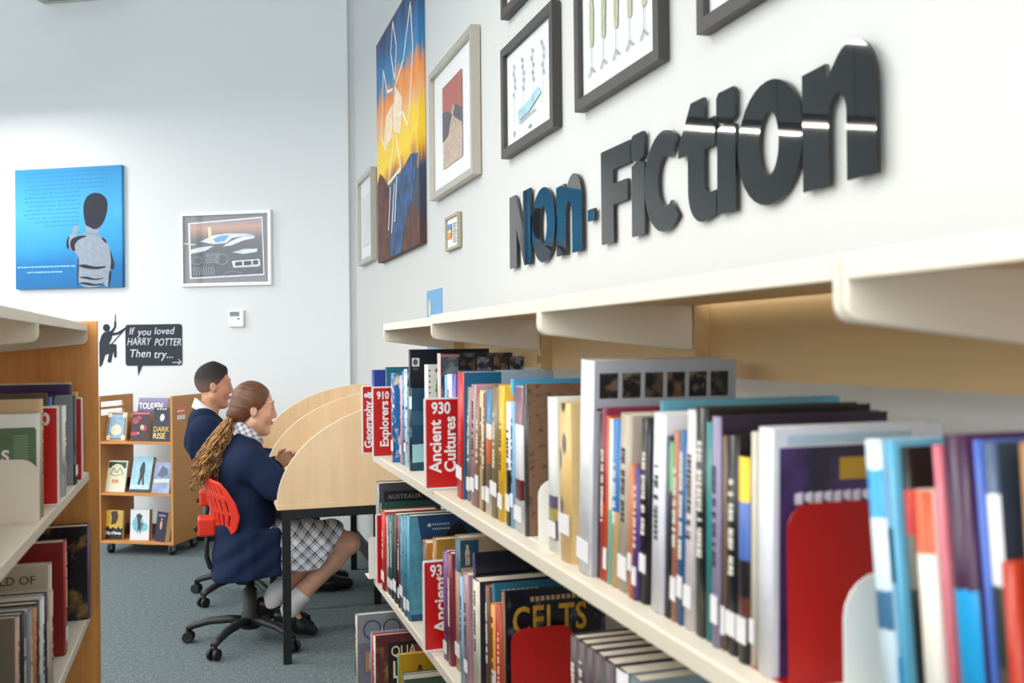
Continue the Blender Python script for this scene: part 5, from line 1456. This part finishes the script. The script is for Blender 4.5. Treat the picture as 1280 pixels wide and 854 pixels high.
# ------------------------------------------------------------------ people: smooth solid shapes on a fine grid, turned into one skin
class Solid:
    def __init__(self, lo, hi, h):
        self.lo = np.array(lo, float); self.h = h
        self.n = np.ceil((np.array(hi) - self.lo) / h).astype(int) + 1
        self.a = np.full(self.n, 0.2, np.float32)

    def _win(self, lo, hi):
        i0 = np.clip(np.floor((np.array(lo) - self.lo) / self.h).astype(int), 0, self.n - 1)
        i1 = np.clip(np.ceil((np.array(hi) - self.lo) / self.h).astype(int) + 1, 1, self.n)
        g = [(self.lo[k] + self.h * np.arange(i0[k], i1[k])).astype(np.float32) for k in range(3)]
        sl = tuple(slice(i0[k], i1[k]) for k in range(3))
        return sl, g[0][:, None, None], g[1][None, :, None], g[2][None, None, :]

    def join(self, d, sl, k):
        a = self.a[sl]
        if k <= 0: self.a[sl] = np.minimum(a, d); return
        h = np.clip(0.5 + 0.5 * (a - d) / k, 0, 1)
        self.a[sl] = a + (d - a) * h - k * h * (1 - h)

    def carve(self, d, sl, k):
        a = self.a[sl]; d = -d
        if k <= 0: self.a[sl] = np.maximum(a, d); return
        h = np.clip(0.5 - 0.5 * (a - d) / k, 0, 1)
        self.a[sl] = a + (d - a) * h + k * h * (1 - h)

    def cone(self, p, q, r0, r1, k=0.02, sy=1.0, cut=False):
        p = np.array(p, float); q = np.array(q, float)
        R = max(r0, r1) * max(sy, 1) + k + 2.5 * self.h
        sl, x, y, z = self._win(np.minimum(p, q) - R, np.maximum(p, q) + R)
        y = (y - p[1]) / sy + p[1]; qq = q.copy(); qq[1] = (q[1] - p[1]) / sy + p[1]
        ab = qq - p; L = max(ab @ ab, 1e-9)
        t = np.clip(((x - p[0]) * ab[0] + (y - p[1]) * ab[1] + (z - p[2]) * ab[2]) / L, 0, 1)
        d = np.sqrt((x - p[0] - t * ab[0]) ** 2 + (y - p[1] - t * ab[1]) ** 2 + (z - p[2] - t * ab[2]) ** 2) - (r0 + (r1 - r0) * t)
        (self.carve if cut else self.join)(d.astype(np.float32), sl, k)
        return self

    def chain(self, pts, rs, k=0.015):
        for i in range(len(pts) - 1): self.cone(pts[i], pts[i + 1], rs[i], rs[i + 1], k)
        return self

    def ell(self, c, r, k=0.02, tilt=0.0, cut=False):
        """ellipsoid, tilted about the y axis"""
        c = np.array(c, float); R = max(r) + k + 2.5 * self.h
        sl, x, y, z = self._win(c - R, c + R)
        ct, st = math.cos(tilt), math.sin(tilt)
        u = (x - c[0]) * ct + (z - c[2]) * st; w = -(x - c[0]) * st + (z - c[2]) * ct
        v = y - c[1]
        k0 = np.sqrt((u / r[0]) ** 2 + (v / r[1]) ** 2 + (w / r[2]) ** 2)
        k1 = np.sqrt((u / r[0] ** 2) ** 2 + (v / r[1] ** 2) ** 2 + (w / r[2] ** 2) ** 2) + 1e-6
        d = k0 * (k0 - 1) / k1
        (self.carve if cut else self.join)(d.astype(np.float32), sl, k)
        return self

    def box(self, c, s, r, k=0.02):
        c = np.array(c, float); s = np.array(s, float)
        sl, x, y, z = self._win(c - s - r - k - 2 * self.h, c + s + r + k + 2 * self.h)
        qx, qy, qz = np.abs(x - c[0]) - s[0], np.abs(y - c[1]) - s[1], np.abs(z - c[2]) - s[2]
        d = np.sqrt(np.maximum(qx, 0) ** 2 + np.maximum(qy, 0) ** 2 + np.maximum(qz, 0) ** 2) + np.minimum(np.maximum(np.maximum(qx, qy), qz), 0) - r
        self.join(d.astype(np.float32), sl, k)
        return self

    def halfspace(self, p, n, k=0.0):
        """removes everything on the side n points to"""
        n = np.array(n, float); n /= np.linalg.norm(n)
        sl, x, y, z = self._win(self.lo, self.lo + self.n * self.h)
        d = -((x - p[0]) * n[0] + (y - p[1]) * n[1] + (z - p[2]) * n[2])
        self.carve(d.astype(np.float32), sl, k)
        return self

    def wave(self, f):
        sl, x, y, z = self._win(self.lo, self.lo + self.n * self.h)
        self.a += f(x, y, z).astype(np.float32)
        return self

    def mesh(self, name, m, origin):
        a = self.a
        neg = a < 0
        C = np.zeros(np.array(a.shape) - 1, np.int8)
        for dx in (0, 1):
            for dy in (0, 1):
                for dz in (0, 1):
                    C += neg[dx:a.shape[0] - 1 + dx, dy:a.shape[1] - 1 + dy, dz:a.shape[2] - 1 + dz]
        act = np.argwhere((C > 0) & (C < 8))
        idx = np.full(C.shape, -1, np.int64); idx[tuple(act.T)] = np.arange(len(act))
        acc = np.zeros((len(act), 3)); cnt = np.zeros(len(act))
        cor = [(i, j, k) for i in (0, 1) for j in (0, 1) for k in (0, 1)]
        val = {c: a[act[:, 0] + c[0], act[:, 1] + c[1], act[:, 2] + c[2]] for c in cor}
        for c0 in cor:
            for ax in range(3):
                if c0[ax]: continue
                c1 = list(c0); c1[ax] = 1; c1 = tuple(c1)
                v0, v1 = val[c0], val[c1]
                mk = (v0 < 0) != (v1 < 0)
                t = v0[mk] / (v0[mk] - v1[mk])
                p = np.tile(np.array(c0, float), (mk.sum(), 1)); p[:, ax] = t
                acc[mk] += p; cnt[mk] += 1
        V = (act + acc / cnt[:, None]) * self.h + self.lo - np.array(origin)
        F = []
        for ax in range(3):
            u, w = (ax + 1) % 3, (ax + 2) % 3
            s0 = [slice(None)] * 3; s1 = [slice(None)] * 3
            s0[ax] = slice(0, -1); s1[ax] = slice(1, None)
            cr = np.argwhere(neg[tuple(s0)] != neg[tuple(s1)])
            cr = cr[(cr[:, u] > 0) & (cr[:, w] > 0) & (cr[:, u] < a.shape[u] - 1) & (cr[:, w] < a.shape[w] - 1)]
            flip = neg[tuple(cr.T)]
            q = []
            for du, dw in ((0, 0), (1, 0), (1, 1), (0, 1)):
                cc = cr.copy(); cc[:, u] -= 1 - du; cc[:, w] -= 1 - dw
                q.append(idx[tuple(cc.T)])
            q = np.stack(q, 1)
            q[~flip] = q[~flip][:, ::-1]
            F.append(q)
        F = np.concatenate(F); F = F[(F >= 0).all(1)]
        me = bpy.data.meshes.new(name)
        me.vertices.add(len(V)); me.vertices.foreach_set('co', V.ravel())
        me.loops.add(F.size); me.loops.foreach_set('vertex_index', F.ravel())
        me.polygons.add(len(F)); me.polygons.foreach_set('loop_start', np.arange(0, F.size, 4))
        me.polygons.foreach_set('use_smooth', np.ones(len(F), bool))
        me.materials.append(m)
        me.update(calc_edges=True); me.validate()
        return me


def hand(s, wrist, fwd, out, up, curl=0.5, sc=1.0):
    """palm, four unequal bent fingers and a thumb; fwd along the fingers, out towards the thumb, up off the back of the hand"""
    w, f, o, u = (np.array(v, float) for v in (wrist, fwd, out, up))
    f /= np.linalg.norm(f); o -= f * (o @ f); o /= np.linalg.norm(o); u = np.cross(f, o) * np.sign(np.dot(np.cross(f, o), u))
    for k in (-0.026, -0.009, 0.009, 0.026):
        s.cone(w + o * k * 0.6 * sc, w + (f * 0.075 + o * k) * sc, 0.016 * sc, 0.0125 * sc, 0.012)
    for k, L in ((-0.028, 0.060), (-0.010, 0.073), (0.010, 0.079), (0.028, 0.070)):
        p = w + (f * 0.075 + o * k) * sc; a = 0.0
        for j, part in enumerate((0.45, 0.32, 0.23)):
            a += curl * (0.55 if j == 0 else 0.75)
            q = p + (f * math.cos(a) - u * math.sin(a)) * L * part * sc
            s.cone(p, q, (0.0095 - 0.001 * j) * sc, (0.0088 - 0.001 * j) * sc, 0.004)
            p = q
    p = w + (f * 0.018 + o * 0.022) * sc
    q = p + (f * 0.028 + o * 0.028 - u * 0.01) * sc
    e = q + (f * 0.032 + o * 0.006 - u * 0.012) * sc
    s.cone(p, q, 0.015 * sc, 0.011 * sc, 0.01); s.cone(q, e, 0.0105 * sc, 0.0088 * sc, 0.004)


def skin_mat(name, c, c2):
    m, n, l, b = new_mat(name)
    tc = n.new('ShaderNodeTexCoord'); nz = n.new('ShaderNodeTexNoise'); nz.inputs['Scale'].default_value = 18; nz.inputs['Detail'].default_value = 4
    l.new(tc.outputs['Object'], nz.inputs['Vector'])
    r = n.new('ShaderNodeValToRGB'); r.color_ramp.elements[0].position = 0.35; r.color_ramp.elements[1].position = 0.68
    r.color_ramp.elements[0].color = srgb(c); r.color_ramp.elements[1].color = srgb(c2)
    l.new(nz.outputs['Fac'], r.inputs[0]); l.new(r.outputs[0], b.inputs['Base Color'])
    b.inputs['Roughness'].default_value = 0.5
    b.inputs['Subsurface Weight'].default_value = 0.08; b.inputs['Subsurface Radius'].default_value = (0.01, 0.004, 0.002)
    return m


def hair_mat(name, c, c2, sx=(7, 70, 70)):
    m, n, l, b = new_mat(name)
    tc = n.new('ShaderNodeTexCoord'); mp = n.new('ShaderNodeMapping'); mp.inputs['Scale'].default_value = sx
    mp.inputs['Rotation'].default_value = (0, -0.5, 0)
    nz = n.new('ShaderNodeTexNoise'); nz.inputs['Scale'].default_value = 2.2; nz.inputs['Detail'].default_value = 5
    l.new(tc.outputs['Object'], mp.inputs[0]); l.new(mp.outputs[0], nz.inputs['Vector'])
    r = n.new('ShaderNodeValToRGB'); r.color_ramp.elements[0].position = 0.3; r.color_ramp.elements[1].position = 0.72
    r.color_ramp.elements[0].color = srgb(c); r.color_ramp.elements[1].color = srgb(c2)
    l.new(nz.outputs['Fac'], r.inputs[0]); l.new(r.outputs[0], b.inputs['Base Color'])
    b.inputs['Roughness'].default_value = 0.42
    bp = n.new('ShaderNodeBump'); bp.inputs['Strength'].default_value = 0.25; bp.inputs['Distance'].default_value = 0.002
    l.new(nz.outputs['Fac'], bp.inputs['Height']); l.new(bp.outputs[0], b.inputs['Normal'])
    return m


M_NAVY = mat('132342', 0.85, name='navy_wool', spec=0.25, vary=0.08, scale=60, bump=0.25, bscale=700)
M_SHOE = mat('141416', 0.35, name='black_leather')
M_SOCK = mat('dcdcde', 0.9, name='white_sock', bump=0.3, bscale=600)


def face(s, hx, hy, hz, tilt=0.0, girl=True):
    """skull, cheeks, brow, nose, lips, jaw, chin and ears around the head centre, looking along +x"""
    def p(x, y, z):
        c, t = math.cos(tilt), math.sin(tilt)
        return (hx + x * c + z * t, hy + y, hz - x * t + z * c)
    s.ell(p(0, 0, 0.01), (0.090, 0.073, 0.094), 0.02, -tilt)
    s.ell(p(0.042, 0, -0.045), (0.055, 0.060, 0.086), 0.025, -tilt)
    s.cone(p(0.012, -0.045, -0.085), p(0.066, -0.012, -0.125), 0.022, 0.018, 0.03)
    s.cone(p(0.012, 0.045, -0.085), p(0.066, 0.012, -0.125), 0.022, 0.018, 0.03)
    s.ell(p(0.073, 0, -0.124), (0.018, 0.022, 0.018), 0.02, -tilt)
    for sy in (-1, 1):
        s.ell(p(0.066, sy * 0.036, -0.05), (0.026, 0.024, 0.03), 0.02, -tilt)            # cheek
        s.ell(p(0.094, sy * 0.03, -0.006), (0.014, 0.019, 0.0135), 0.008, -tilt, cut=True)  # eye hollow
        s.ell(p(0.081, sy * 0.03, -0.008), (0.0135, 0.016, 0.0125), 0.006, -tilt)          # lid over the eye
        s.ell(p(0.087, sy * 0.026, 0.016), (0.010, 0.024, 0.008), 0.014, -tilt)            # brow
        s.ell(p(0.004, sy * 0.074, -0.03), (0.017, 0.009, 0.030), 0.006, -tilt + 0.15)     # ear
        s.ell(p(0.006, sy * 0.083, -0.028), (0.009, 0.006, 0.017), 0.004, -tilt + 0.15, cut=True)
        s.ell(p(0.103, sy * 0.011, -0.055), (0.010, 0.009, 0.008), 0.008, -tilt)           # nostril wing
    s.cone(p(0.093, 0, 0.0), p(0.1125, 0, -0.048), 0.008, 0.0095, 0.012)
    s.ell(p(0.093, 0, -0.079), (0.012, 0.022, 0.0062), 0.008, -tilt)
    s.ell(p(0.090, 0, -0.091), (0.011, 0.019, 0.0068), 0.007, -tilt)
    s.ell(p(0.103, 0, -0.085), (0.012, 0.02, 0.0015), 0.003, -tilt, cut=True)
    return p


def face_bits(root, p, brow, lip):
    """eyes, brows, lashes and lips as fine parts laid on the face"""
    l = root.location
    def w(x, y, z):
        q = p(x, y, z); return (q[0] - l[0], q[1] - l[1], q[2] - l[2])
    for sy in (-1, 1):
        MB().sphere(w(0.0835, sy * 0.03, -0.011), 0.0115, 12, 8).build('eye', mat('d8d4d0', 0.2), root)
        MB().tube([w(0.0925, sy * 0.018, -0.014), w(0.0955, sy * 0.03, -0.0165), w(0.0885, sy * 0.044, -0.013)], [0.0008, 0.0016, 0.001], 6).build('eyelashes', mat('1c1310', 0.6), root)
        MB().tube([w(0.0985, sy * 0.014, 0.014), w(0.0965, sy * 0.03, 0.0205), w(0.083, sy * 0.047, 0.014)], [0.0018, 0.003, 0.001], 6).build('eyebrow', brow, root)
    MB().tube([w(0.094, -0.018, -0.0845), w(0.1045, -0.006, -0.081), w(0.1045, 0.006, -0.081), w(0.094, 0.018, -0.0845)], [0.0015, 0.0035, 0.0035, 0.0015], 6).build('upper_lip', lip, root)
    MB().tube([w(0.092, -0.016, -0.087), w(0.1005, -0.005, -0.091), w(0.1005, 0.005, -0.091), w(0.092, 0.016, -0.087)], [0.0015, 0.004, 0.004, 0.0015], 6).build('lower_lip', lip, root)


def collar(root, cx, cy, cz, r, drop, m, name='shirt_collar', hgt=0.045):
    b = MB(); n = 32
    for k in range(n):
        a = 2 * math.pi * k / n
        zc = cz - drop * math.cos(a)
        for rr, dz in ((r, hgt * 0.5), (r * 1.04, hgt * 0.55), (r * 1.35, -hgt * 0.45), (r * 1.27, -hgt * 0.5)):
            b.v.append((cx + rr * math.cos(a) - root.location[0], cy + rr * math.sin(a) - root.location[1], zc + dz))
    for k in range(n):
        j = (k + 1) % n
        for q in range(4):
            b.face((k * 4 + q, j * 4 + q, j * 4 + (q + 1) % 4, k * 4 + (q + 1) % 4), 0, True)
    return b.build(name, m, root)


# ---- person with the ponytail, at the first place of the desk
gl = thing('person', 'seated person in a navy blazer and checked skirt with long curly ponytail', 'person', (0.21, 4.98, 0))
GO = (0.21, 4.98, 0); HY = 4.955
s = Solid((0.0, 4.66, 0.0), (0.80, 5.30, 1.30), 0.005)
s.cone((0.17, 4.98, 0.50), (0.19, 4.98, 0.74), 0.115, 0.105, 0.03, 1.15).cone((0.19, 4.98, 0.74), (0.20, 4.975, 0.92), 0.105, 0.06, 0.04, 1.3)
s.cone((0.195, HY + 0.012, 0.90), (0.222, HY, 1.07), 0.052, 0.047, 0.03)
pg = face(s, 0.228, HY, 1.152, 0.10)
for y in (4.84, 5.12):
    s.cone((0.20, y, 0.90), (0.20, 4.98, 0.89), 0.05, 0.06, 0.03)
s.chain([(0.21, 4.83, 0.89), (0.33, 4.785, 0.775), (0.49, 4.865, 0.765), (0.535, 4.885, 0.757)], [0.048, 0.04, 0.03, 0.024])
s.chain([(0.21, 5.13, 0.89), (0.31, 5.175, 0.765), (0.355, 5.10, 0.845)], [0.048, 0.038, 0.026])
hand(s, (0.535, 4.885, 0.757), (1, 0.15, -0.12), (0, 1, 0.1), (0, 0, 1), 0.5)
hand(s, (0.358, 5.095, 0.85), (0.75, -0.45, 0.35), (-0.2, -0.3, 1), (0.2, 1, 0), 0.75)
s.chain([(0.19, 4.91, 0.475), (0.43, 4.90, 0.478), (0.672, 4.92, 0.46)], [0.08, 0.07, 0.054], 0.02)
s.chain([(0.672, 4.92, 0.455), (0.60, 4.928, 0.375), (0.47, 4.942, 0.24), (0.395, 4.95, 0.155)], [0.053, 0.052, 0.041, 0.033], 0.02)
s.ell((0.70, 4.92, 0.455), (0.034, 0.042, 0.05), 0.02)
s.cone((0.395, 4.95, 0.15), (0.44, 4.95, 0.06), 0.033, 0.03, 0.015)
s.chain([(0.19, 5.05, 0.475), (0.42, 5.05, 0.478), (0.635, 5.035, 0.465)], [0.08, 0.07, 0.054], 0.02)
s.chain([(0.635, 5.035, 0.46), (0.55, 5.03, 0.38), (0.40, 5.02, 0.27), (0.315, 5.01, 0.205)], [0.053, 0.052, 0.041, 0.033], 0.02)
s.cone((0.315, 5.01, 0.2), (0.35, 5.01, 0.1), 0.033, 0.03, 0.015)
M_SKIN1 = skin_mat('fair_skin', 'd09a80', 'dcab92')
link('body', s.mesh('body', M_SKIN1, GO), gl)
face_bits(gl, pg, mat('5a3a24', 0.7), mat('b8685e', 0.5))

s = Solid((-0.02, 4.66, 0.26), (0.58, 5.30, 1.06), 0.005)
s.box((0.27, 4.812, 0.45), (0.055, 0.004, 0.10), 0.022, 0.04)
s.cone((0.18, 4.98, 0.36), (0.19, 4.98, 0.62), 0.152, 0.132, 0.03, 1.30).cone((0.19, 4.98, 0.60), (0.20, 4.98, 0.82), 0.132, 0.122, 0.03, 1.28)
s.cone((0.195, 4.845, 0.885), (0.195, 5.115, 0.885), 0.082, 0.082, 0.04)
s.ell((0.165, 4.98, 0.86), (0.10, 0.17, 0.11), 0.04)
s.cone((0.19, 4.93, 0.94), (0.19, 5.01, 0.94), 0.075, 0.075, 0.04)
s.cone((0.21, 4.825, 0.885), (0.325, 4.785, 0.778), 0.078, 0.076, 0.03).cone((0.325, 4.785, 0.772), (0.455, 4.85, 0.775), 0.072, 0.052, 0.02)
s.cone((0.21, 5.135, 0.885), (0.31, 5.175, 0.772), 0.078, 0.068, 0.03).cone((0.31, 5.175, 0.772), (0.345, 5.11, 0.835), 0.062, 0.046, 0.02)
s.cone((0.18, 4.97, 0.86), (0.25, 4.955, 1.08), 0.05, 0.072, 0.008, cut=True)
s.wave(lambda x, y, z: 0.0035 * np.sin(46 * x + 9 * np.sin(7 * z) + 3 * y) * np.clip((0.72 - z) / 0.25, 0, 1) + 0.0028 * np.sin(70 * (z + 0.7 * x) + 6 * np.sin(22 * y)) * np.exp(-((x - 0.31) ** 2 + (z - 0.79) ** 2) / 0.006)
       + 0.003 * np.sin(38 * (z - 0.8 * x) + 4 * np.sin(12 * y)) * np.clip((z - 0.6) / 0.1, 0, 1) * np.clip((0.9 - z) / 0.1, 0, 1))
s.halfspace((0.2, 4.98, 0.335), (0.12, 0, -1), 0.006)
link('blazer', s.mesh('blazer', M_NAVY, GO), gl)

s = Solid((0.15, 4.70, 0.28), (0.75, 5.26, 0.66), 0.005)
s.cone((0.24, 4.98, 0.478), (0.60, 4.98, 0.468), 0.112, 0.098, 0.02, 1.62)
s.box((0.43, 4.855, 0.425), (0.12, 0.016, 0.055), 0.02, 0.05)
s.wave(lambda x, y, z: 0.004 * np.sin(52 * x + 14 * z + 8 * y))
s.halfspace((0.635, 4.98, 0.51), (0.806, 0, -0.59), 0.004)
s.halfspace((0.45, 4.98, 0.352), (0.05, 0, -1), 0.004)
link('checked_skirt', s.mesh('checked_skirt', plaid_mat('check_cloth', 23, (0, 0.75, 0)), GO), gl)
s = Solid((0.22, 4.86, 0.04), (0.52, 5.10, 0.32), 0.004)
s.chain([(0.448, 4.944, 0.213), (0.42, 4.947, 0.183), (0.385, 4.95, 0.13)], [0.0485, 0.046, 0.045], 0)
link('sock', s.mesh('sock', M_SOCK, GO), gl)
s = Solid((0.22, 4.90, 0.08), (0.52, 5.10, 0.36), 0.004)
s.chain([(0.365, 5.016, 0.243), (0.335, 5.013, 0.222), (0.308, 5.01, 0.17)], [0.0485, 0.047, 0.046], 0)
link('sock', s.mesh('sock', M_SOCK, GO), gl)
for hx, y, dz in ((0.345, 4.95, 0.0), (0.262, 5.01, 0.05)):
    s = Solid((hx - 0.1, y - 0.08, 0.0), (hx + 0.26, y + 0.08, 0.3), 0.004)
    s.chain([(hx, y, 0.122 + dz), (hx + 0.045, y, 0.105 + dz), (hx + 0.10, y, 0.06 + dz), (hx + 0.155, y, 0.036 + dz * 0.8)], [0.034, 0.038, 0.037, 0.027], 0.02)
    s.box((hx + 0.0, y, 0.085 + dz), (0.012, 0.02, 0.012), 0.01, 0.01)
    link('shoe', s.mesh('shoe', M_SHOE, GO), gl)
collar(gl, 0.205, HY + 0.005, 1.022, 0.056, 0.038, plaid_mat('check_collar', 42, (0.3, 0.4, 0.2)), hgt=0.05)

M_HAIR1 = hair_mat('auburn_hair', '4a2c1c', '7a4c2e', (10, 90, 90))
s = Solid((0.08, 4.82, 0.98), (0.36, 5.09, 1.32), 0.004)
s.ell((0.221, HY, 1.166), (0.097, 0.083, 0.100), 0.01, -0.1)
s.ell((0.176, HY, 1.118), (0.058, 0.068, 0.06), 0.03)
s.cone((0.16, HY, 1.115), (0.128, HY - 0.005, 1.102), 0.045, 0.022, 0.03)
s.halfspace((0.318, HY, 1.222), (0.90, 0, -0.436), 0.006)
s.halfspace((0.262, HY, 1.13), (0.62, 0, -0.785), 0.006)
s.wave(lambda x, y, z: 0.0005 * np.sin(150 * (z + 0.55 * (x - 0.22)) + 40 * y) + 0.0004 * np.sin(260 * (z + 0.5 * x) + 90 * y))
link('hair', s.mesh('hair', M_HAIR1, GO), gl)
M_TAIL = hair_mat('curly_hair', '6a4220', 'c8975a', (30, 30, 30))
b = MB()
rr = random.Random(5)
for k in range(330):
    ang = rr.uniform(0, 2 * math.pi); rad = math.sqrt(rr.random())
    dy0, dx0 = rad * math.cos(ang), rad * math.sin(ang)
    L = rr.uniform(0.5, 1.0) if rr.random() < 0.5 else rr.uniform(0.9, 1.08)
    ph = rr.uniform(0, 6.28); fq = rr.uniform(24, 38); am = rr.uniform(0.004, 0.0145)
    fly = rr.uniform(1.2, 1.7) if rr.random() < 0.1 else 1.0
    pts, rs = [], []
    N = 34
    for i in range(N + 1):
        t = i / N * L
        cx = 0.132 - 0.075 * min(1, t * 1.6) ** 0.8 - 0.052 * t ** 1.3
        cz = 1.105 - 0.03 * t - 0.275 * t ** 1.1
        spread = (0.012 + 0.060 * math.sin(min(1, t * 1.15) * math.pi * 0.66) ** 0.9) * fly
        cur = am * min(1, t * 1.5) ** 1.2
        x = cx + dx0 * spread + cur * math.sin(fq * t + ph)
        y = HY - 0.006 - 0.012 * t + dy0 * spread * 0.9 + cur * math.cos(fq * t + ph)
        z = cz + 0.6 * cur * math.sin(fq * t * 0.8 + ph) + dx0 * spread * 0.5
        pts.append((x - GO[0], y - GO[1], z)); rs.append(0.0024 * (1 - 0.6 * (t / L) ** 3) + 0.0005)
    b.tube(pts, rs, 4, rr.choice((0, 1, 1, 2)))
b.build('ponytail', [mat('4e3018', 0.5), M_TAIL, mat('cc9c5e', 0.45)], gl)['kind'] = 'stuff'
MB().tube([(0.132 - GO[0] + 0.006 * math.sin(a), HY - GO[1] - 0.006 + 0.024 * math.cos(a), 1.106 + 0.024 * math.sin(a)) for a in np.linspace(0, 2 * math.pi, 20)], 0.006, 8).build('hair_tie', mat('4a2e20', 0.7), gl)
MB().sphere((0.136 - GO[0], HY - GO[1] - 0.032, 1.112), 0.008).build('hair_tie_bead', M_LAB, gl)

# ---- person with cropped hair, at the second place
BO = (0.17, 5.93, 0); BY = 5.93
by = thing('person', 'seated person in a navy blazer and white collar with cropped dark hair', 'person', BO)
s = Solid((-0.16, 5.56, 0.0), (0.95, 6.30, 1.36), 0.0055)
s.cone((0.18, BY, 0.50), (0.13, BY, 0.70), 0.115, 0.11, 0.03, 1.2).cone((0.13, BY, 0.70), (0.04, BY, 0.90), 0.11, 0.10, 0.03, 1.25).cone((0.04, BY, 0.90), (0.015, BY, 0.97), 0.10, 0.07, 0.04, 1.3)
s.cone((0.012, BY, 0.95), (0.045, BY, 1.14), 0.056, 0.053, 0.03)
pb = face(s, 0.052, BY, 1.232, 0.06, False)
s.chain([(0.02, 5.78, 0.95), (0.19, 5.70, 0.79), (0.42, 5.79, 0.765)], [0.055, 0.042, 0.028])
s.chain([(0.02, 6.08, 0.95), (0.19, 6.16, 0.79), (0.42, 6.05, 0.765)], [0.055, 0.042, 0.028])
hand(s, (0.42, 5.79, 0.762), (1, 0.25, -0.15), (0, 1, 0.1), (0, 0, 1), 0.5)
hand(s, (0.42, 6.05, 0.762), (1, -0.25, -0.15), (0, -1, 0.1), (0, 0, 1), 0.5)
for y, ye in ((5.85, 5.86), (6.01, 6.05)):
    s.chain([(0.18, y, 0.49), (0.56, ye, 0.50), (0.62, ye, 0.10), (0.70, ye, 0.05)], [0.085, 0.055, 0.038, 0.03], 0.02)
link('body', s.mesh('body', skin_mat('warm_skin', 'bb8468', 'c99476'), BO), by)
face_bits(by, pb, mat('1c1412', 0.7), mat('a8645a', 0.5))
s = Solid((-0.2, 5.56, 0.36), (0.52, 6.30, 1.12), 0.006)
s.cone((0.18, BY, 0.46), (0.14, BY, 0.68), 0.135, 0.13, 0.03, 1.28).cone((0.14, BY, 0.68), (0.03, BY, 0.90), 0.13, 0.135, 0.04, 1.28)
s.cone((0.005, 5.775, 0.962), (0.005, 6.085, 0.962), 0.083, 0.083, 0.04)
s.cone((0.0, BY - 0.06, 1.02), (0.0, BY + 0.06, 1.02), 0.072, 0.072, 0.05)
for sg in (-1, 1):
    s.cone((0.02, BY + sg * 0.165, 0.95), (0.18, BY + sg * 0.225, 0.79), 0.082, 0.07, 0.03).cone((0.18, BY + sg * 0.225, 0.785), (0.38, BY + sg * 0.15, 0.775), 0.066, 0.048, 0.02)
s.cone((0.0, BY, 0.96), (0.06, BY, 1.16), 0.052, 0.078, 0.008, cut=True)
s.wave(lambda x, y, z: 0.003 * np.sin(40 * (z - 0.6 * x) + 5 * np.sin(14 * y)))
link('blazer', s.mesh('blazer', M_NAVY, BO), by)
s = Solid((-0.12, 5.70, 0.04), (0.78, 6.18, 0.66), 0.006)
for y, ye in ((5.85, 5.86), (6.01, 6.05)):
    s.chain([(0.18, y, 0.50), (0.56, ye, 0.505), (0.615, ye, 0.11)], [0.1, 0.075, 0.062], 0.02)
s.halfspace((0.6, BY, 0.085), (0, 0, -1), 0.0)
link('trousers', s.mesh('trousers', mat('20242e', 0.9, name='dark_trousers'), BO), by)
for ye in (5.86, 6.05):
    s = Solid((0.5, ye - 0.09, -0.02), (0.92, ye + 0.09, 0.18), 0.005)
    s.chain([(0.60, ye, 0.055), (0.70, ye, 0.05), (0.80, ye, 0.038)], [0.045, 0.045, 0.034], 0.02)
    s.halfspace((0.6, ye, 0.002), (0, 0, -1))
    link('shoe', s.mesh('shoe', M_SHOE, BO), by)
collar(by, 0.018, BY, 1.072, 0.060, 0.044, mat('e9ebf0', 0.8, name='white_shirt'), hgt=0.052)
s = Solid((-0.08, 5.82, 1.1), (0.2, 6.04, 1.38), 0.004)
s.ell((0.046, BY, 1.246), (0.0938, 0.0775, 0.0968), 0.01, -0.06)
s.cone((0.06, BY, 1.315), (0.11, BY, 1.302), 0.03, 0.022, 0.03)
s.halfspace((0.148, BY, 1.278), (0.74, 0, -0.67), 0.006)
s.halfspace((0.0, BY, 1.172), (0.12, 0, -1), 0.01)
link('hair', s.mesh('hair', ramp_mat('cropped_hair', 2, [(0, '8a6a58'), (0.22, '6a5248'), (0.48, '33292a'), (0.65, '221c1c'), (1, '1d1817')], 0.75, 0.14, 40, 'LINEAR'), BO), by)
# pen in the writing hand, and sheets they work on
MB().tube([(0.66, 4.93, 0.72), (0.60, 4.90, 0.80), (0.585, 4.89, 0.83)], [0.002, 0.004, 0.004], 8).build('pen', mat('22304a', 0.3))
tag(bpy.data.objects['pen'], 'dark pen in the writing hand behind the first divider', 'pen')
for i, (x, y, lab) in enumerate(((0.66, 4.95, 'white worksheet at the first desk place'), (0.62, 5.92, 'white worksheet at the second desk place'))):
    tag(flat([[(-0.105, -0.1485), (0.105, -0.1485), (0.105, 0.1485), (-0.105, 0.1485)]], 0, 'worksheet', M_LAB, None, 0.0008, loc=(x, y, DZ + 0.0002), rot=(-math.pi / 2, 0, 0.1 * i)), lab, 'paper', 'worksheets on the desk')
